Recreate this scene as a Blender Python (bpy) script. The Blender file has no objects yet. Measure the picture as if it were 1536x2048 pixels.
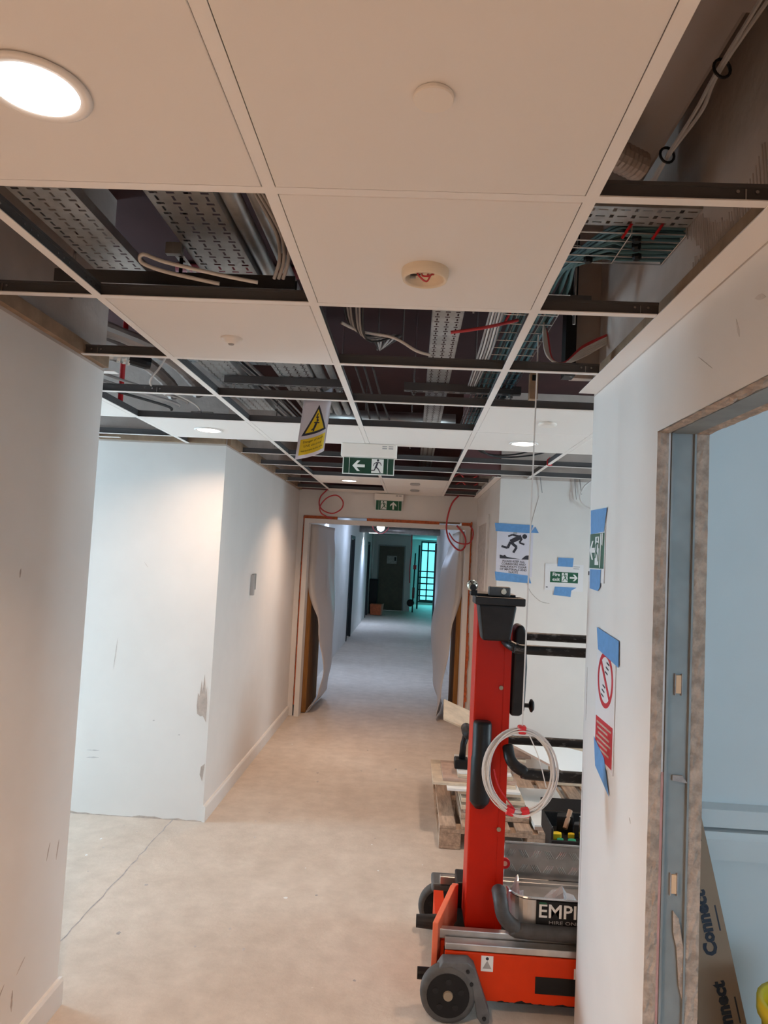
import bpy, bmesh, math, random
from mathutils import Vector, Matrix
random.seed(7)
SC = bpy.context.scene
COL = SC.collection

# ------------------------------------------------------------------ camera
def make_camera():
    f, p, y, r = 1414.0, .0634, -.0421, .0504
    cy, sy, cp, sp = math.cos(y), math.sin(y), math.cos(p), math.sin(p)
    F = Vector((sy*cp, cy*cp, sp)); R0 = Vector((cy, -sy, 0)); U0 = R0.cross(F)
    R = math.cos(r)*R0 + math.sin(r)*U0
    U = -math.sin(r)*R0 + math.cos(r)*U0
    m = Matrix((R, U, -F)).transposed().to_4x4()
    m.translation = (0, 0, 1.73)
    cam = bpy.data.cameras.new('camera'); o = bpy.data.objects.new('camera', cam)
    cam.sensor_fit = 'HORIZONTAL'; cam.sensor_width = 36; cam.lens = 36*f/1536
    cam.clip_start = .02; cam.clip_end = 200
    o.matrix_world = m; COL.objects.link(o); SC.camera = o
make_camera()

# ------------------------------------------------------------------ world, daylight, exposure
w = bpy.data.worlds.new('world'); SC.world = w; w.use_nodes = True
bg = w.node_tree.nodes['Background']
bg.inputs[0].default_value = (.55, .82, 1, 1); bg.inputs[1].default_value = 2.0
SC.view_settings.view_transform = 'Standard'; SC.view_settings.look = 'None'
SC.view_settings.exposure = 0; SC.view_settings.gamma = 1; SC.view_settings.use_curve_mapping = False
SC.cycles.max_bounces = 6; SC.cycles.diffuse_bounces = 5; SC.cycles.glossy_bounces = 3; SC.cycles.transmission_bounces = 3
SC.cycles.use_light_tree = False; SC.cycles.transparent_max_bounces = 6; SC.cycles.caustics_reflective = False; SC.cycles.caustics_refractive = False
LED = (1, .68, .47)
COOL = (.52, .69, 1)
def area(name, loc, aim, sx, sy, power, color, spread=180):
    l = bpy.data.lights.new(name, 'AREA'); l.shape = 'RECTANGLE'; l.size = sx; l.size_y = sy
    l.energy = power; l.color = color; l.spread = math.radians(spread)
    o = bpy.data.objects.new(name, l); o.location = loc
    o.rotation_euler = (Vector(aim)-Vector(loc)).to_track_quat('-Z', 'Y').to_euler()
    COL.objects.link(o); return o
# daylight outside each window; the one for the right room is added
area('daylight_left_corridor', (-4.75, 4.0, 1.35), (0, 3.7, 1.2), .95, 2.0, 150, (.66, .89, 1))
area('daylight_right_corridor', (4.75, 3.3, 1.35), (0, 3.5, 1.2), .8, 2.0, 130, (.78, .95, 1))
area('daylight_right_room', (2.5, -3.2, 1.6), (2.2, 2, 1.4), 1.9, 1.5, 70, (.50, .80, 1))  # placed behind the camera so it lights the room wall, not the corridor
area('daylight_far_end', (.6, 27.3, 1.4), (.3, 20, 1.2), 1.8, 2.3, 60, (.45, .9, 1))

# ------------------------------------------------------------------ materials
M = {}
def mat(name, col, rough=.6, metal=0, var=.0, vscale=6, bump=0, bscale=40, col2=None, emit=None, estr=0, rp=(.35, .68), alpha=1, trans=0, spec=.5, stretch=None):
    m = bpy.data.materials.new(name); m.use_nodes = True; nt = m.node_tree
    b = nt.nodes['Principled BSDF']
    b.inputs['Base Color'].default_value = (*col, 1); b.inputs['Roughness'].default_value = rough
    b.inputs['Metallic'].default_value = metal; b.inputs['Specular IOR Level'].default_value = spec
    if alpha < 1: b.inputs['Alpha'].default_value = alpha
    if trans: b.inputs['Transmission Weight'].default_value = trans
    if emit:
        b.inputs['Emission Color'].default_value = (*emit, 1); b.inputs['Emission Strength'].default_value = estr
    tc = None
    if var or bump:
        tc = nt.nodes.new('ShaderNodeTexCoord'); src = tc.outputs['Object']
        if stretch:
            mp = nt.nodes.new('ShaderNodeMapping'); mp.inputs['Scale'].default_value = stretch
            nt.links.new(src, mp.inputs['Vector']); src = mp.outputs['Vector']
    if var:
        n = nt.nodes.new('ShaderNodeTexNoise'); n.inputs['Scale'].default_value = vscale
        n.inputs['Detail'].default_value = 3; n.inputs['Roughness'].default_value = .62
        nt.links.new(src, n.inputs['Vector'])
        rmp = nt.nodes.new('ShaderNodeValToRGB')
        c2 = col2 or tuple(c*(1-var) for c in col)
        rmp.color_ramp.elements[0].position = rp[0]; rmp.color_ramp.elements[0].color = (*c2, 1)
        rmp.color_ramp.elements[1].position = rp[1]; rmp.color_ramp.elements[1].color = (*col, 1)
        nt.links.new(n.outputs['Fac'], rmp.inputs['Fac']); nt.links.new(rmp.outputs['Color'], b.inputs['Base Color'])
    if bump:
        n2 = nt.nodes.new('ShaderNodeTexNoise'); n2.inputs['Scale'].default_value = bscale; n2.inputs['Detail'].default_value = 2
        nt.links.new(src, n2.inputs['Vector'])
        bp = nt.nodes.new('ShaderNodeBump'); bp.inputs['Strength'].default_value = bump; bp.inputs['Distance'].default_value = .01
        nt.links.new(n2.outputs['Fac'], bp.inputs['Height']); nt.links.new(bp.outputs['Normal'], b.inputs['Normal'])
    if emit: m.cycles.emission_sampling = 'NONE'      # the lamps of these fittings light the scene
    M[name] = m; return m

mat('paint', (.80, .78, .76), .62, var=.05, vscale=2.2)
mat('tile', (.82, .80, .78), .85)
mat('tee_white', (.86, .84, .82), .5)
mat('tee_grey', (.105, .105, .11), .55, .25)
mat('board', (.60, .53, .49), .9, var=.22, vscale=3, bump=.25, bscale=30)
mat('slab', (.05, .014, .015), .9, var=.35, vscale=1.5)
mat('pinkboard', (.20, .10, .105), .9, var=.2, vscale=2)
mat('timber', (.38, .26, .17), .75, var=.35, vscale=9, bump=.1)
mat('cutedge', (.58, .45, .36), .95, var=.4, vscale=30, bump=.7, bscale=60)
mat('pinkcore', (.62, .36, .34), .95, var=.2, vscale=20)
mat('knock', (.78, .52, .32), .8)
mat('galv', (.33, .35, .345), .6, .25, var=.25, vscale=6)
mat('galvtray', (.62, .63, .63), .4, .6, var=.3, vscale=9)
mat('steel', (.60, .60, .60), .25, 1)
mat('aluminium', (.66, .63, .60), .35, .85, var=.25, vscale=8)
mat('foil', (.55, .53, .51), .35, .8, bump=.8, bscale=35)
mat('foilduct', (.42, .36, .33), .5, .35, bump=.3, bscale=12)
mat('darkgrey', (.020, .021, .023), .5, spec=.3, var=.3, vscale=20)
mat('black', (.009, .009, .010), .45, spec=.3)
mat('blackgloss', (.02, .021, .023), .25)
mat('blackrail', (.16, .16, .165), .42, spec=.35, var=1, vscale=45, col2=(.010, .010, .011), rp=(.56, .74), stretch=(.5, 1, 1))
mat('orange', (.72, .046, .005), .45, spec=.22, var=.14, vscale=5)
mat('orangeshade', (.56, .014, .002), .42, spec=.22, var=.12, vscale=4)  # lift orange deepened to red: the mast's shade is put into the colour
mat('bolt', (.35, .28, .2), .5, .5)
mat('orangepale', (.90, .20, .10), .45, var=.15, vscale=12)
mat('red', (.62, .012, .02), .5)
mat('redsign', (.55, .02, .035), .45)
mat('green', (.005, .095, .045), .4)
mat('greendeep', (.003, .045, .023), .4)  # deeper green of the left-arrow exit sign, no glow
mat('signwhite', (.82, .84, .84), .45)
mat('signpale', (.8, .84, .82), .45)  # off-white of the exit sign blades, no glow
mat('yellow', (.85, .62, .02), .45)
mat('paper', (.70, .69, .78), .5)
mat('paperclear', (.80, .80, .82), .4)
mat('tape', (.13, .33, .66), .6, var=.12, vscale=40)
mat('ink', (.03, .03, .045), .6)
mat('whiteplastic', (.84, .80, .75), .45)
mat('cream', (.80, .70, .55), .5)
mat('cablewhite', (.70, .68, .66), .5)
mat('cablegrey', (.38, .37, .37), .55)
mat('teal', (.085, .20, .235), .5)
mat('cableblack', (.02, .02, .022), .5)
mat('redcable', (.55, .05, .06), .5)
mat('sealant', (.72, .17, .06), .8, var=.35, vscale=30)
mat('oak', (.36, .17, .055), .8, spec=.15, var=.4, vscale=5, stretch=(6, 6, .5))
mat('fardoor', (.17, .125, .09), .6, var=.2, vscale=8)
mat('sheet', (.62, .59, .58), .45, var=.08, vscale=4)
mat('wood', (.60, .44, .33), .85, var=.4, vscale=7, bump=.2, stretch=(8, 1, 8))
mat('woodpale', (.72, .60, .46), .8, var=.25, vscale=9)
mat('boardpink', (.55, .40, .33), .9, var=.2, vscale=20)
mat('cardboard', (.40, .25, .165), .85, var=.12, vscale=5)
mat('rubber', (.10, .097, .094), .7, var=.3, vscale=20)
mat('bumper', (.07, .07, .072), .5, var=.4, vscale=20)
mat('castgrey', (.13, .135, .14), .55, var=.3, vscale=14)
mat('film', (.78, .80, .85), .12, alpha=.45)
mat('chrome', (.62, .66, .60), .12, 1)
mat('doordark', (.02, .025, .028), .6)
mat('darkred', (.25, .03, .035), .6)  # dark red of the high pipes and the hose cylinder
mat('greenitem', (.02, .32, .16), .5)
mat('scuffgrey', (.62, .60, .60), .9, var=.15, vscale=30)
mat('scuffbrown', (.56, .49, .45), .9, var=.25, vscale=40)
mat('smudge', (.70, .66, .63), .9, var=.2, vscale=25)
mat('smear', (.62, .57, .54), .9, var=.3, vscale=25)
mat('smeardark', (.45, .42, .41), .9, var=.3, vscale=30)
mat('plasterpatch', (.58, .50, .45), .95, var=.3, vscale=20)
mat('lamp', (1, 1, 1), .5, emit=(1, .93, .86), estr=6)
mat('lampcool', (1, 1, 1), .5, emit=(.9, .96, 1), estr=7)

def floor_material():
    m = bpy.data.materials.new('screed'); m.use_nodes = True; nt = m.node_tree; L = nt.links.new
    b = nt.nodes['Principled BSDF']; b.inputs['Roughness'].default_value = .62; b.inputs['Specular IOR Level'].default_value = .35
    tc = nt.nodes.new('ShaderNodeTexCoord')
    def noise(scale, detail, vec=None):
        n = nt.nodes.new('ShaderNodeTexNoise'); n.inputs['Scale'].default_value = scale; n.inputs['Detail'].default_value = detail
        n.inputs['Roughness'].default_value = .65; L(vec or tc.outputs['Object'], n.inputs['Vector']); return n
    def ramp(src, p0, c0, p1, c1):
        r = nt.nodes.new('ShaderNodeValToRGB'); e = r.color_ramp.elements
        e[0].position = p0; e[0].color = (*c0, 1); e[1].position = p1; e[1].color = (*c1, 1); L(src, r.inputs['Fac']); return r
    r1 = ramp(noise(1.1, 3).outputs['Fac'], .3, (.60, .51, .43), .72, (.71, .63, .55))
    r2 = ramp(noise(9, 5).outputs['Fac'], .35, (.80, .79, .78), .7, (1, 1, 1))
    mx = nt.nodes.new('ShaderNodeMixRGB'); mx.blend_type = 'MULTIPLY'; mx.inputs[0].default_value = .8
    L(r1.outputs['Color'], mx.inputs[1]); L(r2.outputs['Color'], mx.inputs[2])
    r3 = ramp(noise(34, 3).outputs['Fac'], .70, (0, 0, 0), .80, (1, 1, 1))   # spots of plaster dust
    m2 = nt.nodes.new('ShaderNodeMixRGB'); m2.inputs[2].default_value = (.82, .79, .76, 1)
    sc = nt.nodes.new('ShaderNodeMath'); sc.operation = 'MULTIPLY'; sc.inputs[1].default_value = .6
    L(r3.outputs['Color'], sc.inputs[0]); L(sc.outputs[0], m2.inputs[0]); L(mx.outputs['Color'], m2.inputs[1])
    L(m2.outputs['Color'], b.inputs['Base Color'])
    bp = nt.nodes.new('ShaderNodeBump'); bp.inputs['Strength'].default_value = .12; bp.inputs['Distance'].default_value = .01
    L(noise(60, 2).outputs['Fac'], bp.inputs['Height']); L(bp.outputs['Normal'], b.inputs['Normal'])
    M['screed'] = m
floor_material()
def window_glass(name, tint):
    m = bpy.data.materials.new(name); m.use_nodes = True; nt = m.node_tree
    nt.nodes.remove(nt.nodes['Principled BSDF'])
    t = nt.nodes.new('ShaderNodeBsdfTransparent'); t.inputs[0].default_value = (*tint, 1)
    g = nt.nodes.new('ShaderNodeBsdfGlossy'); g.inputs['Roughness'].default_value = .05
    mx = nt.nodes.new('ShaderNodeMixShader'); mx.inputs[0].default_value = .06
    nt.links.new(t.outputs[0], mx.inputs[1]); nt.links.new(g.outputs[0], mx.inputs[2])
    nt.links.new(mx.outputs[0], nt.nodes['Material Output'].inputs['Surface']); M[name] = m
def sheet_material():
    m = bpy.data.materials.new('sheet'); m.use_nodes = True; nt = m.node_tree; b = nt.nodes['Principled BSDF']
    b.inputs['Base Color'].default_value = (.80, .77, .76, 1); b.inputs['Roughness'].default_value = .35
    t = nt.nodes.new('ShaderNodeBsdfTranslucent'); t.inputs[0].default_value = (.8, .76, .73, 1)
    mx = nt.nodes.new('ShaderNodeMixShader'); mx.inputs[0].default_value = .28
    nt.links.new(b.outputs[0], mx.inputs[1]); nt.links.new(t.outputs[0], mx.inputs[2])
    nt.links.new(mx.outputs[0], nt.nodes['Material Output'].inputs['Surface']); M['sheet'] = m
sheet_material()
window_glass('glass', (.95, .97, 1)); window_glass('tealglass', (.52, .98, .98))

# ------------------------------------------------------------------ mesh helpers
class MB:
    def __init__(s): s.v = []; s.f = []
    def add(s, vs, fs):
        k = len(s.v); s.v += [tuple(v) for v in vs]; s.f += [tuple(i+k for i in f) for f in fs]; return s
    def box(s, x0, x1, y0, y1, z0, z1, mtx=None):
        vs = [Vector((x, y, z)) for x in (x0, x1) for y in (y0, y1) for z in (z0, z1)]
        if mtx: vs = [mtx @ v for v in vs]
        return s.add(vs, [(0, 1, 3, 2), (4, 6, 7, 5), (0, 4, 5, 1), (2, 3, 7, 6), (0, 2, 6, 4), (1, 5, 7, 3)])
    def prism(s, pts, axis, a0, a1, mtx=None):
        """pts: 2-D outline; axis 'x': (y,z) outline, 'y': (x,z), 'z': (x,y)"""
        def P(p, a): return {'x': (a, p[0], p[1]), 'y': (p[0], a, p[1]), 'z': (p[0], p[1], a)}[axis]
        n = len(pts); vs = [Vector(P(p, a0)) for p in pts]+[Vector(P(p, a1)) for p in pts]
        if mtx: vs = [mtx @ v for v in vs]
        return s.add(vs, [tuple(range(n)), tuple(range(2*n-1, n-1, -1))]+[(i, i+n, (i+1) % n+n, (i+1) % n) for i in range(n)])
    def tube(s, pts, r, n=8, closed=False, caps=True):
        pts = [Vector(p) for p in pts]; m = len(pts); rs = r if isinstance(r, (list, tuple)) else [r]*m
        prev = None; rings = []
        for i, p in enumerate(pts):
            a = pts[i-1] if (i or closed) else p; b = pts[(i+1) % m] if (i < m-1 or closed) else p
            t = (b-a).normalized() if (b-a).length > 1e-9 else Vector((0, 0, 1))
            if prev is None:
                u = t.cross(Vector((0, 0, 1)))
                if u.length < .1: u = t.cross(Vector((1, 0, 0)))
            else: u = prev - t*prev.dot(t)
            u.normalize(); prev = u; v = t.cross(u)
            rings.append([p+(u*math.cos(2*math.pi*k/n)+v*math.sin(2*math.pi*k/n))*rs[i] for k in range(n)])
        vs = [q for ring in rings for q in ring]; fs = []
        for i in range(m if closed else m-1):
            j = (i+1) % m
            for k in range(n): fs.append((i*n+k, i*n+(k+1) % n, j*n+(k+1) % n, j*n+k))
        if caps and not closed: fs += [tuple(range(n-1, -1, -1)), tuple((m-1)*n+k for k in range(n))]
        return s.add(vs, fs)
    def lathe(s, prof, c, axis='z', n=24, cap=True):
        """prof: (radius, height) pairs along the axis from centre c"""
        vs = []; fs = []
        for r, h in prof:
            for k in range(n):
                a = 2*math.pi*k/n; x, y = r*math.cos(a), r*math.sin(a)
                vs.append({'z': (c[0]+x, c[1]+y, c[2]+h), 'y': (c[0]+x, c[1]+h, c[2]+y), 'x': (c[0]+h, c[1]+x, c[2]+y)}[axis])
        for i in range(len(prof)-1):
            for k in range(n): fs.append((i*n+k, i*n+(k+1) % n, (i+1)*n+(k+1) % n, (i+1)*n+k))
        if cap: fs += [tuple(range(n-1, -1, -1)), tuple((len(prof)-1)*n+k for k in range(n))]
        return s.add(vs, fs)
    def grid(s, fn, nu, nv):
        vs = [fn(i/nu, j/nv) for j in range(nv+1) for i in range(nu+1)]
        return s.add(vs, [(j*(nu+1)+i, j*(nu+1)+i+1, (j+1)*(nu+1)+i+1, (j+1)*(nu+1)+i) for j in range(nv) for i in range(nu)])
    def mesh(s, name, m):
        me = bpy.data.meshes.new(name); me.from_pydata(s.v, [], s.f)
        bm = bmesh.new(); bm.from_mesh(me); bmesh.ops.recalc_face_normals(bm, faces=bm.faces); bm.to_mesh(me); bm.free()
        if m: me.materials.append(M[m])
        return me
    def build(s, name, m, parent=None, smooth=False, bevel=0, solid=0, seg=2):
        o = bpy.data.objects.new(name, s.mesh(name, m)); COL.objects.link(o)
        if parent is not None:
            o.parent = parent; o.matrix_parent_inverse = Matrix.Translation(-parent.location) if parent.get('_w') else Matrix()
        if smooth:
            for p in o.data.polygons: p.use_smooth = True
        if solid:
            d = o.modifiers.new('thickness', 'SOLIDIFY'); d.thickness = solid; d.offset = 0
        if bevel:
            d = o.modifiers.new('bevel', 'BEVEL'); d.width = bevel; d.segments = seg; d.limit_method = 'ANGLE'
        return o
def tag(o, label=None, cat=None, group=None, kind=None):
    if label: o['label'] = label
    if cat: o['category'] = cat
    if group: o['group'] = group
    if kind: o['kind'] = kind
    return o
def thing(name, loc, label, cat, group=None, kind=None, rz=0, world=True):
    """an Empty at the thing's base; world=True: parts are given in world coordinates, else in local ones"""
    o = bpy.data.objects.new(name, None); o.empty_display_size = .05; o.location = loc; o.rotation_euler = (0, 0, rz)
    COL.objects.link(o); o['_w'] = bool(world)
    return tag(o, label, cat, group, kind)
def struct(name, mb, m, label, parent=None, **k):
    o = mb.build(name, m, parent, **k)
    return tag(o, label, None, None, 'structure') if parent is None else o
def B(*a, **k): return MB().box(*a, **k)
def smooth_path(pts, sub=6):
    pts = [Vector(p) for p in pts]; out = []
    for i in range(len(pts)-1):
        p0 = pts[max(i-1, 0)]; p1 = pts[i]; p2 = pts[i+1]; p3 = pts[min(i+2, len(pts)-1)]
        for k in range(sub):
            t = k/sub
            out.append(.5*((2*p1)+(p2-p0)*t+(2*p0-5*p1+4*p2-p3)*t*t+(3*p1-p0-3*p2+p3)*t**3))
    return out+[pts[-1]]
def bar2d(p, q, wd):
    p, q = Vector(p), Vector(q); d = (q-p).normalized(); n = Vector((-d.y, d.x))*wd/2
    return [p+n, p-n, q-n, q+n]
def disc2d(c, r, n=16, sy=1): return [(c[0]+r*math.cos(2*math.pi*k/n), c[1]+r*sy*math.sin(2*math.pi*k/n)) for k in range(n)]
def flat(polys, name, m, parent, y=-.001, t=.0006):
    """flat print on a sign: outlines in the sign's local x-z plane, y is its front offset"""
    mb = MB()
    for k, p in enumerate(polys): mb.prism([tuple(q) for q in p], 'y', y-t-k*2e-5, y)
    return mb.build(name, m, parent)
def text(s, size, parent, m, loc, name='lettering', bold=0, sx=1.0, rot=None, align='CENTER'):
    c = bpy.data.curves.new('tmp', 'FONT'); c.body = s; c.size = size; c.align_x = align; c.align_y = 'CENTER'
    c.extrude = .0003; c.offset = bold; c.resolution_u = 2
    o = bpy.data.objects.new('tmp', c); COL.objects.link(o)
    bpy.context.view_layer.update()
    me = bpy.data.meshes.new_from_object(o.evaluated_get(bpy.context.evaluated_depsgraph_get()))
    bpy.data.objects.remove(o); bpy.data.curves.remove(c)
    me.materials.clear(); me.materials.append(M[m]); me.name = name
    o = bpy.data.objects.new(name, me); COL.objects.link(o); o.parent = parent
    o.location = loc; o.rotation_euler = rot or (math.pi/2, 0, 0); o.scale = (sx, 1, 1)
    return o
RUN = [bar2d((-.02, .30), (.06, .02), .13), bar2d((.06, .02), (.12, -.12), .14), bar2d((.03, .30), (.22, .20), .06), bar2d((.22, .20), (.28, .02), .05),
       bar2d((0, .30), (-.22, .26), .06), bar2d((-.22, .26), (-.30, .08), .05), bar2d((.06, -.06), (-.10, -.20), .08), bar2d((-.10, -.20), (-.24, -.46), .07),
       bar2d((.12, -.10), (.20, -.30), .08), bar2d((.20, -.30), (.42, -.30), .06), disc2d((-.04, .44), .085)]
def runner(cx, cz, h, mirror=1): return [[(cx+mirror*p[0]*h, cz+p[1]*h) for p in q] for q in RUN]
def arrow(cx, cz, s, ang):
    a = [(-.5, -.1), (.1, -.1), (-.12, -.42), (.1, -.42), (.5, 0), (.1, .42), (-.12, .42), (.1, .1), (-.5, .1)]
    # drawn as three convex pieces
    pcs = [[(-.5, -.11), (.3, -.11), (.3, .11), (-.5, .11)], [(.5, 0), (.12, .42), (-.12, .42), (.26, 0)], [(.5, 0), (.26, 0), (-.12, -.42), (.12, -.42)]]
    ca, sa = math.cos(ang), math.sin(ang)
    return [[(cx+s*(x*ca-z*sa), cz+s*(x*sa+z*ca)) for x, z in p] for p in pcs]
def holes_grid(xs, ys, hole):
    """sheet in the x-y plane with openings: xs, ys breaks, hole(i,j) True where the sheet is cut"""
    mb = MB(); nx = len(xs); mb.v = [(x, y, 0) for y in ys for x in xs]
    mb.f = [(j*nx+i, j*nx+i+1, (j+1)*nx+i+1, (j+1)*nx+i) for j in range(len(ys)-1) for i in range(nx-1) if not hole(i, j)]
    return mb

# ------------------------------------------------------------------ levels
H = 2.41            # ceiling plane
XL, XR = -1.245, .69
TOP = 3.10
ROW = {k: 1.284+.6*i for i, k in enumerate('abcdefghijk')}
MX = [-2.1, -1.5, -.9, -.3, .3, .9, 1.5]

# ------------------------------------------------------------------ structure
fl = struct('floor', B(-5, 5, -3, 28, -.12, 0), 'screed', 'dusty pale screed floor running through the corridor')
crack = MB(); pts = []
y = 2.75
while y < 4.55:
    pts.append((-1.435+random.uniform(-.006, .006), y)); y += .06
for i in range(len(pts)-1):
    wd = random.uniform(.0015, .0045)
    crack.add([(pts[i][0]-wd, pts[i][1], .0006), (pts[i][0]+wd, pts[i][1], .0006), (pts[i+1][0]+wd, pts[i+1][1], .0006), (pts[i+1][0]-wd, pts[i+1][1], .0006)], [(0, 1, 2, 3)])
crack.build('floor_joint', 'smeardark', fl)
for k in range(46):
    x, y = random.uniform(-1.15, .5), random.uniform(2.0, 7); r = random.uniform(.004, .012)
    if k > 30: x = random.uniform(-1.9, -1.2); y = random.uniform(2.9, 4.5)
    p = [(x+r*random.uniform(.5, 1.2)*math.cos(a), y+r*random.uniform(.5, 1.6)*math.sin(a)) for a in [i*math.pi/4 for i in range(8)]]
    MB().prism(p, 'z', 0, .0008).build('floor_speck', random.choice(['smeardark', 'signwhite', 'smear']), fl)
struct('ceiling_slab', B(-5, 5, -3, 7.66, TOP, TOP+.15), 'slab', 'dark maroon soffit above the suspended grid')
def wall(name, x0, x1, y0, y1, label, z1=2.402, upper='board', m='paint', top=TOP):
    o = struct(name, B(x0, x1, y0, y1, 0, z1), m, label)
    if upper: B(x0, x1, y0, y1, z1, top).build('upper_board', upper, o)
    return o
wl = wall('wall_left_near', XL-.14, XL, -3, 2.70, 'shaded plaster wall filling the left edge, beside the camera')
wf = wall('wall_left_alcove', -5, XL, 4.55, 4.69, 'bright white wall facing the camera in the left side passage')
wlf = wall('wall_left_far', XL-.14, XL, 4.69, 7.60, 'left corridor wall lit by a scallop of downlight')
B(XL-.14, XL, 4.55, 4.69, 0, 2.402)
wall('wall_left_return', -5, XL-.14, 2.56, 2.70, 'return wall of the left side passage, behind the near wall')
wra = wall('wall_right_alcove', .68, 5, 5.65, 5.79, 'white wall with taped notices facing the camera on the right', upper='board')
wrf = wall('wall_right_far', .68, .82, 5.79, 7.60, 'right corridor wall with a door frame before the double doors')
wrr = wall('wall_right_room', .835, 5, 2.65, 2.79, 'pale blue-grey wall of the room beyond the rough opening')
struct('wall_back', MB().box(-5, 1.5, -3.1, -3, 0, TOP).box(3.5, 5, -3.1, -3, 0, TOP).box(1.5, 3.5, -3.1, -3, 0, .8).box(1.5, 3.5, -3.1, -3, 2.4, TOP), 'paint', 'corridor end wall behind the camera')
# end walls with windows for the two side passages and the room
def window(n, x, y0, y1, z0, z1, wy0, wy1, label, glass='glass', name='wall_window_left', top=TOP):
    t = .1 if x > 0 else -.1; xa, xb = sorted((x, x+t))
    mb = MB().box(xa, xb, y0, wy0, 0, top).box(xa, xb, wy1, y1, 0, top).box(xa, xb, wy0, wy1, 0, z0).box(xa, xb, wy0, wy1, z1, top)
    struct(name, mb, 'paint', label+' wall')
    fr = MB()
    for a, b, c, d in ((wy0, wy0+.05, z0, z1), (wy1-.05, wy1, z0, z1), (wy0+.05, wy1-.05, z0, z0+.05), (wy0+.05, wy1-.05, z1-.05, z1), ((wy0+wy1)/2-.025, (wy0+wy1)/2+.025, z0+.05, z1-.05)):
        fr.box(xa+.02, xb-.02, a, b, c, d)
    o = struct('window_%d' % n, fr, 'tee_white', label)
    B((xa+xb)/2-.004, (xa+xb)/2+.004, wy0+.05, wy1-.05, z0+.05, z1-.05).build('pane', glass, o)
window(1, -4.6, 2.70, 4.55, .25, 2.35, 3.48, 4.5, 'window at the end of the left side passage', name='wall_left_end')
window(2, 4.6, 2.79, 5.65, .25, 2.35, 2.85, 3.75, 'window at the end of the right side passage', name='wall_right_end')
struct('wall_room_end', B(3.75, 3.85, -3, 2.65, 0, TOP), 'paint', 'far side wall of the room on the right')
fr = MB()
for a_, b_, c_, d_ in ((1.5, 1.55, .8, 2.4), (3.45, 3.5, .8, 2.4), (1.55, 3.45, .8, .85), (1.55, 3.45, 2.35, 2.4), (2.475, 2.525, .85, 2.35)): fr.box(a_, b_, -3.08, -3.02, c_, d_)
wn = struct('window_3', fr, 'tee_white', 'unseen window added behind the camera to light the room on the right')
B(1.55, 3.45, -3.055, -3.045, .85, 2.35).build('pane', 'glass', wn)
struct('ceiling_room', B(.835, 3.75, -3, 2.65, 2.55, 2.62), 'tile', 'plain ceiling of the room on the right')

# right wall with the rough opening: face board, steel stud, inner board, cut edges
JY = 2.045; OPY = .72; OT = 2.13; WE = 2.79
wr = tag(thing('wall_right_near', (XR, 2.4, 0), 'pinkish plastered wall on the right with a rough-cut opening', None), kind='structure')
for (a, b, nm, m) in ((XR, XR+.038, 'face_board', 'paint'), (XR+.11, XR+.145, 'inner_board', 'paint')):
    mb = MB().box(a, b, JY, WE, 0, 2.402).box(a, b, OPY, JY, OT, 2.402).box(a, b, -3, OPY, 0, 2.402)
    mb.build(nm, m, wr)
B(XR, XR+.145, -3, WE, 2.402, TOP).build('upper_board', 'board', wr)
MB().box(XR+.038, XR+.11, JY+.004, WE-.001, 0, 2.40).box(XR+.038, XR+.11, OPY, JY, OT+.004, 2.40).box(XR+.038, XR+.11, -3, OPY-.004, 0, 2.40).build('steel_stud', 'galv', wr)
def ragged(x0, x1, along, a0, a1, fixed, outward, n, amp, m, nm):
    """cut edge of plasterboard, slightly proud and irregular"""
    mb = MB()
    def fn(u, v):
        a = a0+(a1-a0)*v; e = fixed+outward*(.0015+(amp*random.random() if 0 < u < 1 else amp*.6*random.random()))
        x = x0+(x1-x0)*u
        return (x, e, a) if along == 'z' else (x, a, e)
    mb.grid(fn, 4, n); return mb.build(nm, m, wr)
ragged(XR-.001, XR+.032, 'z', 0, OT, JY, -1, 90, .004, 'cutedge', 'cut_edge')
ragged(XR+.032, XR+.039, 'z', 0, OT*.55, JY-.001, -1, 40, .001, 'pinkcore', 'pink_core')
ragged(XR+.108, XR+.146, 'z', 0, OT, JY, -1, 90, .004, 'cutedge', 'cut_edge')
ragged(XR-.001, XR+.036, 'y', OPY, JY, OT, -1, 60, .006, 'cutedge', 'cut_edge')
ragged(XR+.108, XR+.146, 'y', OPY, JY, OT, -1, 60, .005, 'cutedge', 'cut_edge')
# stud web lips, head track and knock-out tabs
MB().box(XR+.040, XR+.046, JY-.006, JY+.004, 0, OT).box(XR+.104, XR+.109, JY-.006, JY+.004, 0, OT).build('stud_lip', 'galv', wr)
B(XR+.04, XR+.108, OPY, JY, OT-.004, OT+.004).build('head_track', 'galv', wr)
for z in (1.42, .875):
    MB().box(XR+.068, XR+.082, JY-.003, JY+.004, z-.03, z+.02).build('knock_out_tab', 'knock', wr)
    MB().box(XR+.0645, XR+.067, JY-.004, JY+.004, z-.036, z+.024).box(XR+.083, XR+.0855, JY-.004, JY+.004, z-.036, z+.024).build('knock_out_slot', 'smeardark', wr)
MB().prism([(XR+.064, 1.165), (XR+.09, 1.165), (XR+.106, 1.145), (XR+.064, 1.15)], 'y', JY-.004, JY).build('tape_scrap', 'smeardark', wr)
MB().prism([(XR+.074, .80), (XR+.09, .78), (XR+.105, .70), (XR+.106, .56), (XR+.094, .60), (XR+.086, .70), (XR+.076, .74)], 'y', JY-.003, JY).build('plaster_smear', 'cutedge', wr)
B(XR+.0, XR+.145, WE-.001, WE+.002, 0, 2.402).build('corner_bead', 'paint', wr)
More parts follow.
